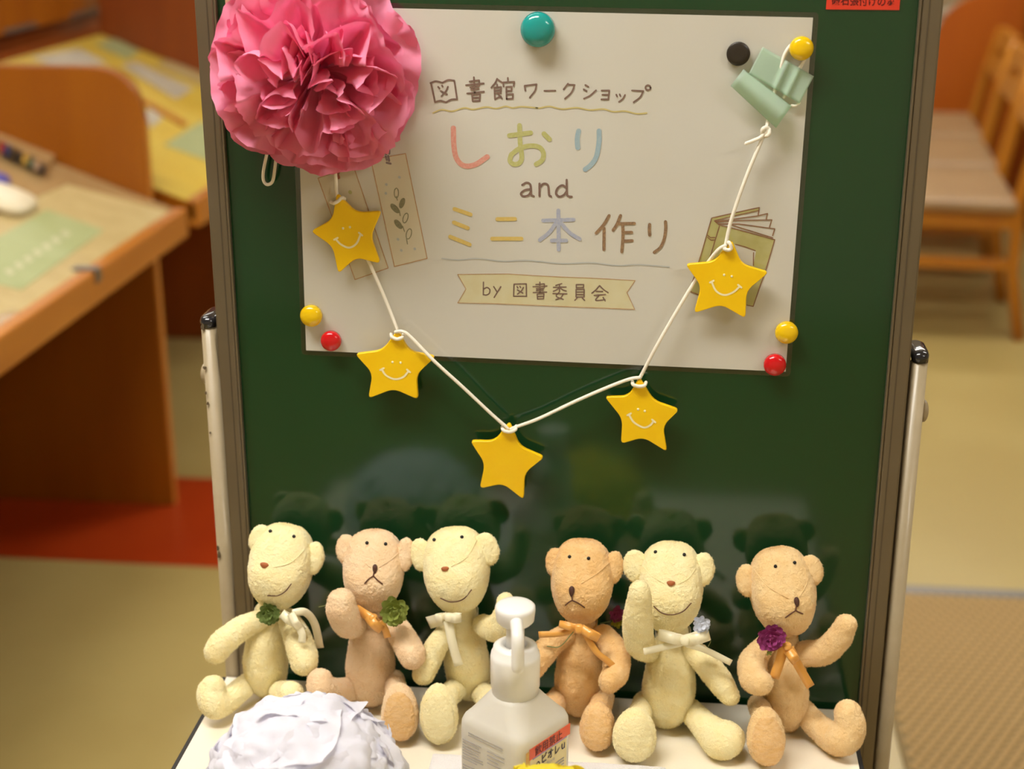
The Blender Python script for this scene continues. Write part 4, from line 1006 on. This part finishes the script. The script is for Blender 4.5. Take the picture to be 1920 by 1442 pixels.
def bear(spec):
    fur = M[spec['fur']]; cream = spec['fur'] == 'cream'
    seamM = fur; padM = M['pad_cream'] if cream else M['pad_tan']
    tx, ty = spec['torso'][1]; base = onZ(tx, ty, TZ)
    t = thing('teddy_bear', (base[0], base[1], TZ), spec['label'], 'teddy bear', 'teddy bears in a row')
    # torso
    nk, bo, hw = spec['torso']
    Yb = base[1]+.006
    p1 = onY(bo[0], bo[1]-13, Yb); p0 = onY(nk[0], nk[1]-6, spec.get('Yn', -.036))
    rm = hw*mpp(p0); ts = np.linspace(0, 1, 13)
    prof = np.interp(ts, [0, .12, .3, .55, .75, .88, 1], [.58, .72, .88, 1.0, .94, .74, .42])
    pts = [p0+(p1-p0)*q+np.array([0, -.010*math.sin(math.pi*q), 0]) for q in ts]
    g = sweep(pts, prof*rm, 22, 5)
    V = [(x, min(y, -.004), max(z, TZ+.0006)) for x, y, z in g[0]]
    plush(obj('torso', V, g[1], fur, t, True))
    # head
    cx, cy, hw_, hh_, roll = spec['head']; Yh = spec.get('Yh', -.040); c = onY(cx, cy, Yh); s = mpp(c); ro = math.radians(roll)
    U = UPV*math.cos(ro)+RGT*math.sin(ro); R_ = RGT*math.cos(ro)-UPV*math.sin(ro)
    hd = hw_*s*.92
    g = ellipsoid(c, [R_*hw_*s, VIEW*hd, U*hh_*s], 40, 30, head_warp)
    # local axes are (right, toward viewer, up)
    V = [(x, min(y, -.003), z) for x, y, z in g[0]]
    hd_o = plush(obj('head', V, g[1], fur, t, True), 0)
    sub = hd_o.modifiers.new('sub', 'SUBSURF'); sub.levels = 2; sub.render_levels = 2
    hd_o.modifiers.move(len(hd_o.modifiers)-1, 0)
    bvh = BVHTree.FromPolygons(V, g[1])
    def hit(px, py, out=.0006):
        d = ray(px, py); h = bvh.ray_cast(Vector(CAM), Vector(d))
        if h[0] is None:
            n_ = bvh.find_nearest(Vector(onY(px, py, Yh))); return np.array(n_[0])-d*out
        return np.array(h[0])-d*out
    for (ex_, ey_, ehw, ehh, er) in spec['ears']:
        q = onY(ex_+(2.5 if ex_ < cx else -2.5), ey_, Yh-.002); a = math.radians(er); ehw += 4; ehh += 1
        u_ = UPV*math.cos(a)+RGT*math.sin(a); r2 = RGT*math.cos(a)-UPV*math.sin(a)
        def earw(d):
            p = np.array(d); p[1] = p[1]-.25*(1-p[0]**2-p[2]**2) if p[1] > 0 else p[1]; return p
        g = ellipsoid(q, [r2*ehw*s, VIEW*.0065, u_*ehh*s], 20, 14, earw)
        plush(obj('ear', [(x, min(y, -.002), z) for x, y, z in g[0]], g[1], fur, t, True), .0013, 3)
    for (x, y) in spec['eyes']:
        q = hit(x, y, .0004); r = 3.4*s; g = ellipsoid(q, [RGT*r, VIEW*r*.8, UPV*r], 12, 8); obj('eye', g[0], g[1], M['eye'], t, True)
    nx_, ny_, nw, nh = spec['nose']; q = hit(nx_, ny_, .0002)
    if cream:
        wn = lambda d: np.array([d[0]*(.55+.45*(d[2]*.5+.5)), d[1], d[2]*.9])
    else:
        wn = lambda d: np.array([d[0]*(.62+.38*(d[2]*.5+.5)), d[1], d[2]])
    g = ellipsoid(q, [R_*nw*s, VIEW*.0022, U*nh*s], 16, 10, wn); obj('nose', g[0], g[1], M['nose_rust' if cream else 'nose_brown'], t, True)
    for m_ in spec['mouth']:
        Q = cr([hit(x, y, .0004) for x, y in m_], 5); g = sweep(Q, .00045 if cream else .0006, 6, 2); obj('mouth', g[0], g[1], M['thread'], t, True)
    for m_ in spec.get('seams', []):
        Q = [hit(x, y, .0003) for x, y in cr(m_, 6)]; g = sweep(Q, .0003, 6, 2); obj('seam', g[0], g[1], seamM, t, True)
    # limbs
    def limb(name, pts):
        Q = cr([list(P3(p))+[p[3]*mpp(P3(p))] for p in pts], 6); g = sweep(Q[:, :3], Q[:, 3], 16, 5)
        V = [(x, min(y, -.003), max(z, TZ+.0006)) for x, y, z in g[0]]; return [V, g[1]]
    for a in spec['arms']:
        g = limb('arm', a); plush(obj('arm', g[0], g[1], fur, t, True))
    for l in spec['legs']:
        if 'sole' in l:
            fx, fy, rx, ry, rr = l['sole']; yb = float(onZ(fx, fy+ry, TZ)[1])+.004
            c = onY(fx, fy, yb+l.get('dy', 0)); s2 = mpp(c); a = math.radians(rr)
            u_ = UPV*math.cos(a)+RGT*math.sin(a); r2 = RGT*math.cos(a)-UPV*math.sin(a)
            fw = lambda d: np.array([d[0]*(1+.10*(-d[2])), d[1], d[2]])
            g = ellipsoid(c, [r2*rx*s2, VIEW*.0145, u_*ry*s2], 22, 16, fw)
            hp_ = l['hip']; h3 = P3(hp_)
            k3 = (h3+c)/2+np.array([0, 0, .004])
            q = sweep(cr([list(h3)+[hp_[3]*mpp(h3)], list(k3)+[hp_[3]*.95*mpp(h3)], list(c-VIEW*.002)+[min(rx, ry)*.75*s2]], 6)[:, :3], cr([[hp_[3]*mpp(h3)], [hp_[3]*.95*mpp(h3)], [min(rx, ry)*.75*s2]], 6)[:, 0], 16, 4)
            g = add([list(g[0]), list(g[1])], q)
            V = [(x, min(y, -.004), max(z, TZ+.0006)) for x, y, z in g[0]]
            lo = plush(obj('leg', V, g[1], fur, t, True))
            g = ellipsoid(c+VIEW*.0092-u_*ry*s2*.08, [r2*rx*s2*.84, VIEW*.0060, u_*ry*s2*.84], 22, 14, fw)
            pd = obj('foot_pad', [(x, y, max(z, TZ+.0008)) for x, y, z in g[0]], g[1], padM, lo, True); plush(pd, .0011, 2)
        else:
            g = limb('leg', l['pts']); lo = plush(obj('leg', g[0], g[1], fur, t, True))
    # neck ribbon
    rb = M[spec['ribbon']]
    nkc = (np.array(p0)+0)+np.array([0, 0, -.001]); rr_ = prof[0]*rm*1.12
    ring = [nkc+RGT*rr_*math.cos(a)+np.array([0, 1, 0])*rr_*.95*math.sin(a)+np.array([0, 0, -.003*math.sin(a)*-1]) for a in np.linspace(0, 2*math.pi, 25)]
    ring = [np.array([p[0], min(p[1], -.003), p[2]]) for p in ring]
    g = strip(ring, .0062, B=np.array([0, 0, 1.])); solid(obj('neck_ribbon', g[0], g[1], rb, t, True), .0005)
    for lp in spec.get('loops', []): bow_loop(t, *lp, rb)
    for tl_ in spec.get('tails', []): ribbon(t, tl_[0], tl_[1], rb)
    if 'knot' in spec:
        kx, ky, kY, kr = spec['knot']; q = onY(kx, ky, kY); g = ellipsoid(q, [RGT*kr*mpp(q), VIEW*.004, UPV*kr*1.05*mpp(q)], 14, 8, lambda d: np.sign(d)*np.abs(d)**.75); obj('bow_knot', g[0], g[1], rb, t, True)
    for f in spec.get('flowers', []): cloth_flower(t, *f)
    for wv in spec.get('wires', []):
        g = sweep(cr([P3(q) for q in wv], 6), .0004, 6, 2); obj('flower_wire', g[0], g[1], M['wire'], t, True)
    return t

BEARS = [
 dict(fur='cream', label='cream smiling teddy bear at the far left with a green flower at its neck', torso=((506, 1150), (501, 1308), 43), head=(527, 1062, 60, 80, 9),
  ears=[(486, 1012, 18, 27, 15), (590, 1047, 16, 31, 12)], eyes=[(507, 996), (551, 1006)], nose=(495.5, 1060, 10, 6), mouth=[[(502, 1117), (520, 1117), (535, 1109), (546, 1095)]],
  seams=[[(572, 1030), (545, 1055), (512, 1064)]],
  arms=[[(488, 1162, -.050, 20), (450, 1180, -.058, 23), (418, 1205, -.066, 25), (405, 1222, -.070, 23)], [(540, 1160, -.050, 20), (556, 1192, -.062, 26), (568, 1228, -.074, 28), (570, 1240, -.078, 26)]],
  legs=[dict(pts=[(466, 1280, -.046, 20), (430, 1310, -.072, 23), (404, 1322, -.088, 27), (396, 1300, -.084, 27), (399, 1290, -.082, 24)]), dict(pts=[(520, 1292, -.05, 20), (540, 1305, -.080, 24), (545, 1302, -.090, 25)])],
  ribbon='satin_c', loops=[((528, 1150), (556, 1168), 16, -.075), ((545, 1150), (568, 1180), 15, -.078)], tails=[([(548, 1150, -.076), (572, 1148, -.072), (590, 1170, -.066), (600, 1215, -.060)], 15), ([(545, 1158, -.078), (565, 1185, -.082), (566, 1205, -.083)], 14)], flowers=[(504, 1152, 24, -.074, 'fl_dgreen')]),
 dict(fur='tan', label='tan frowning teddy bear second from the left with a green flower on its chest', torso=((700, 1150), (697, 1326), 47), head=(701, 1069, 57, 76, 1),
  ears=[(648, 1031, 17, 29, -8), (762, 1040, 13, 31, 6)], eyes=[(688, 1018), (723, 1020)], nose=(703, 1067, 5.5, 9), mouth=[[(701, 1074), (700, 1080)], [(700, 1080), (691, 1086), (684, 1094)], [(700, 1080), (708, 1088), (717, 1095)]],
  seams=[[(656, 1022), (672, 1045), (695, 1064)], [(752, 1030), (735, 1048), (710, 1064)]],
  arms=[[(668, 1174, -.055, 20), (652, 1168, -.078, 28), (641, 1143, -.088, 29), (640, 1130, -.088, 27)], [(736, 1166, -.052, 20), (752, 1190, -.064, 25), (770, 1222, -.076, 26), (773, 1230, -.078, 25)]],
  legs=[dict(pts=[(662, 1292, -.048, 22), (625, 1296, -.078, 25), (603, 1290, -.092, 27), (600, 1278, -.090, 25)]), dict(sole=(750, 1334, 35, 55, -3), hip=(738, 1276, -.050, 21))],
  ribbon='satin_o', loops=[((690, 1155), (716, 1180), 18, -.080)], tails=[([(667, 1140, -.066), (682, 1150, -.078), (702, 1164, -.084)], 17), ([(712, 1165, -.080), (722, 1180, -.080), (727, 1196, -.079)], 13)], knot=(700, 1160, -.080, 9), flowers=[(739, 1148, 30, -.080, 'fl_green')], wires=[[(650, 1142, -.07), (620, 1135, -.072), (598, 1138, -.072)]]),
 dict(fur='cream', label='cream smiling teddy bear third from the left with a hanging cream ribbon', torso=((868, 1155), (886, 1313), 44), head=(856, 1068, 62, 80, -4),
  ears=[(788, 1041, 18, 31, -12), (914, 1030, 21, 31, -14)], eyes=[(814, 1012), (866, 1007)], nose=(834.5, 1067, 9, 5), mouth=[[(826, 1122), (845, 1129), (868, 1124), (884, 1106)]],
  seams=[[(895, 1010), (875, 1045), (846, 1062)]],
  arms=[[(838, 1182, -.050, 18), (818, 1212, -.058, 22), (800, 1248, -.068, 23), (794, 1264, -.072, 21)], [(905, 1172, -.050, 20), (932, 1178, -.066, 25), (947, 1150, -.072, 21), (948, 1128, -.072, 17)]],
  legs=[dict(sole=(823, 1338, 36, 57, -3), hip=(856, 1290, -.046, 22)), dict(pts=[(905, 1300, -.045, 22), (925, 1318, -.080, 26), (935, 1316, -.098, 30)])],
  ribbon='satin_c', loops=[((838, 1156), (818, 1160), 16, -.070), ((842, 1158), (864, 1158), 16, -.078)], tails=[([(840, 1164, -.078), (848, 1205, -.082), (860, 1248, -.082)], 17), ([(832, 1160, -.068), (818, 1164, -.058), (803, 1168, -.050)], 24)], knot=(841, 1157, -.078, 8)),
 dict(fur='tan2', label='amber frowning teddy bear right behind the pump bottle with an orange bow', torso=((1090, 1174), (1084, 1344), 46), head=(1091, 1089, 58, 79, 2),
  ears=[(1041, 1056, 17, 28, -8), (1153, 1064, 15, 31, 8)], eyes=[(1068, 1044), (1103.5, 1047)], nose=(1072, 1109, 6.5, 10), mouth=[[(1072, 1116), (1073, 1126)], [(1073, 1126), (1067, 1129), (1060, 1135)], [(1073, 1126), (1084, 1131), (1096, 1139)]],
  seams=[[(1142, 1055), (1120, 1075), (1090, 1094)]],
  arms=[[(1062, 1190, -.050, 20), (1036, 1207, -.058, 23), (1008, 1238, -.068, 24), (1000, 1252, -.070, 22)], [(1132, 1190, -.050, 20), (1153, 1220, -.060, 25), (1155, 1258, -.076, 26), (1143, 1278, -.086, 22)]],
  legs=[dict(pts=[(1050, 1305, -.045, 20), (1030, 1330, -.08, 24), (1018, 1338, -.095, 28)]), dict(sole=(1120, 1361, 33, 47, 2), hip=(1130, 1308, -.050, 22))],
  ribbon='satin_o', loops=[((1090, 1178), (1122, 1196), 16, -.082), ((1086, 1178), (1050, 1170), 12, -.078)], tails=[([(1082, 1180, -.080), (1050, 1188, -.078), (1010, 1190, -.074)], 12), ([(1096, 1186, -.084), (1118, 1222, -.086), (1140, 1240, -.084), (1162, 1260, -.080)], 12)], knot=(1086, 1179, -.081, 9), flowers=[(1157, 1152, 17, -.030, 'fl_purple', 18), (1157, 1167, 13, -.031, 'fl_lime', 10)], wires=[[(1145, 1165, -.034), (1125, 1169, -.045)], [(1075, 1185, -.083), (1050, 1212, -.085), (1026, 1212, -.085)]]),
 dict(fur='cream', label='cream smiling teddy bear with raised arm and white bow, second from the right', torso=((1262, 1192), (1248, 1365), 51), head=(1256, 1100, 61, 85, 3),
  ears=[(1190, 1062, 21, 31, -10), (1320, 1068, 19, 31, 8)], eyes=[(1229, 1035), (1283, 1040)], nose=(1258, 1094, 10, 5.5), mouth=[[(1226, 1137), (1240, 1149), (1258, 1153), (1280, 1147), (1296, 1131)]],
  seams=[[(1205, 1060), (1222, 1080), (1245, 1094)], [(1305, 1065), (1290, 1085), (1272, 1095)]],
  arms=[[(1218, 1222, -.055, 20), (1200, 1205, -.076, 28), (1196, 1160, -.090, 28), (1199, 1118, -.096, 22), (1199, 1108, -.096, 20)], [(1296, 1216, -.052, 20), (1322, 1242, -.062, 24), (1350, 1278, -.070, 24), (1368, 1304, -.074, 19)]],
  legs=[dict(sole=(1190, 1377, 41, 52, 3), hip=(1208, 1318, -.050, 22)), dict(pts=[(1293, 1330, -.052, 22), (1322, 1362, -.078, 27), (1350, 1386, -.095, 37), (1360, 1386, -.096, 36)])],
  ribbon='satin_c', loops=[((1283, 1201), (1236, 1190), 19, -.086), ((1283, 1201), (1328, 1190), 20, -.086)], tails=[([(1280, 1205, -.088), (1245, 1213, -.090), (1207, 1222, -.098)], 13), ([(1286, 1207, -.088), (1325, 1220, -.084), (1371, 1243, -.080)], 12)], knot=(1284, 1201, -.089, 9), flowers=[(1315, 1171, 19, -.086, 'fl_white', 20)], wires=[[(1318, 1185, -.086), (1332, 1200, -.086), (1328, 1212, -.086)]]),
 dict(fur='tan3', label='sandy frowning teddy bear at the far right with a purple flower at its neck', torso=((1469, 1196), (1477, 1374), 42), head=(1467, 1109, 60, 84, -8),
  ears=[(1399, 1089, 18, 31, -12), (1523, 1070, 19, 29, -10)], eyes=[(1454, 1062), (1490, 1055)], nose=(1494, 1129, 6, 9.5), mouth=[[(1493, 1136), (1492, 1145)], [(1492, 1145), (1484, 1150), (1473, 1158)], [(1492, 1145), (1498, 1148), (1505, 1151)]],
  seams=[[(1414, 1068), (1440, 1100), (1478, 1122)], [(1510, 1066), (1514, 1090), (1500, 1118)]],
  arms=[[(1432, 1212, -.052, 20), (1412, 1240, -.062, 27), (1414, 1272, -.078, 28), (1426, 1280, -.086, 24)], [(1508, 1226, -.050, 24), (1545, 1222, -.060, 25), (1573, 1195, -.066, 24), (1586, 1172, -.068, 21)]],
  legs=[dict(sole=(1436, 1380, 36, 56, -3), hip=(1424, 1322, -.050, 22)), dict(pts=[(1508, 1335, -.048, 23), (1540, 1368, -.066, 25), (1575, 1386, -.084, 32), (1594, 1366, -.084, 30), (1590, 1338, -.080, 26)])],
  ribbon='satin_o', loops=[((1478, 1220), (1492, 1240), 18, -.080)], tails=[([(1470, 1212, -.078), (1462, 1240, -.082), (1451, 1272, -.083)], 19), ([(1480, 1215, -.078), (1498, 1250, -.080), (1520, 1288, -.078)], 17)], knot=(1476, 1212, -.077, 8), flowers=[(1446, 1198, 29, -.080, 'fl_purple', 30), (1442, 1224, 7, -.078, 'fl_green', 5)]),
]
for b in BEARS: bear(b)

# ------------------------------------------------------------------ terry nap: bake each plush part and raise short loops of pile on it
dg = bpy.context.evaluated_depsgraph_get()
rs = np.random.RandomState(7)
for o in PLUSH:
    me = bpy.data.meshes.new_from_object(o.evaluated_get(dg)); nv = len(me.vertices)
    co = np.empty(nv*3); me.vertices.foreach_get('co', co); co = co.reshape(-1, 3)
    no = np.empty(nv*3); me.vertices.foreach_get('normal', no); no = no.reshape(-1, 3)
    nl = len(me.loops); npoly = len(me.polygons)
    li = np.empty(nl, np.int32); me.loops.foreach_get('vertex_index', li)
    ls = np.empty(npoly, np.int32); me.polygons.foreach_get('loop_start', ls)
    idx = np.arange(nv); k = len(idx)
    n_ = no[idx]; r = rs.normal(size=(k, 3)); t1 = np.cross(n_, r); t1 /= np.linalg.norm(t1, axis=1)[:, None]+1e-9; t2 = np.cross(n_, t1)
    p = co[idx]+t2*rs.normal(size=(k, 1))*.0005-n_*.0002
    ln = rs.uniform(.0005, .0013, (k, 1)); lean = rs.normal(size=(k, 1))*.0006
    tip = p+n_*ln+t2*lean+np.array([0, 0, -.0003]); hw = .00022
    a, b = p-t1*hw, p+t1*hw
    nvv = np.empty((k*3, 3)); nvv[0::3] = a; nvv[1::3] = b; nvv[2::3] = tip
    V = np.vstack([co, nvv]); L = np.concatenate([li, np.arange(nv, nv+3*k, dtype=np.int32)])
    P = np.concatenate([ls, nl+3*np.arange(k, dtype=np.int32)])
    m2 = bpy.data.meshes.new(o.data.name); m2.vertices.add(len(V)); m2.vertices.foreach_set('co', V.ravel())
    m2.loops.add(len(L)); m2.loops.foreach_set('vertex_index', L.astype(np.int32))
    m2.polygons.add(len(P)); m2.polygons.foreach_set('loop_start', P.astype(np.int32))
    m2.polygons.foreach_set('use_smooth', [True]*len(P))
    m2.materials.append(o.data.materials[0]); m2.update(calc_edges=True)
    o.modifiers.clear(); o.data = m2
    bpy.data.meshes.remove(me)
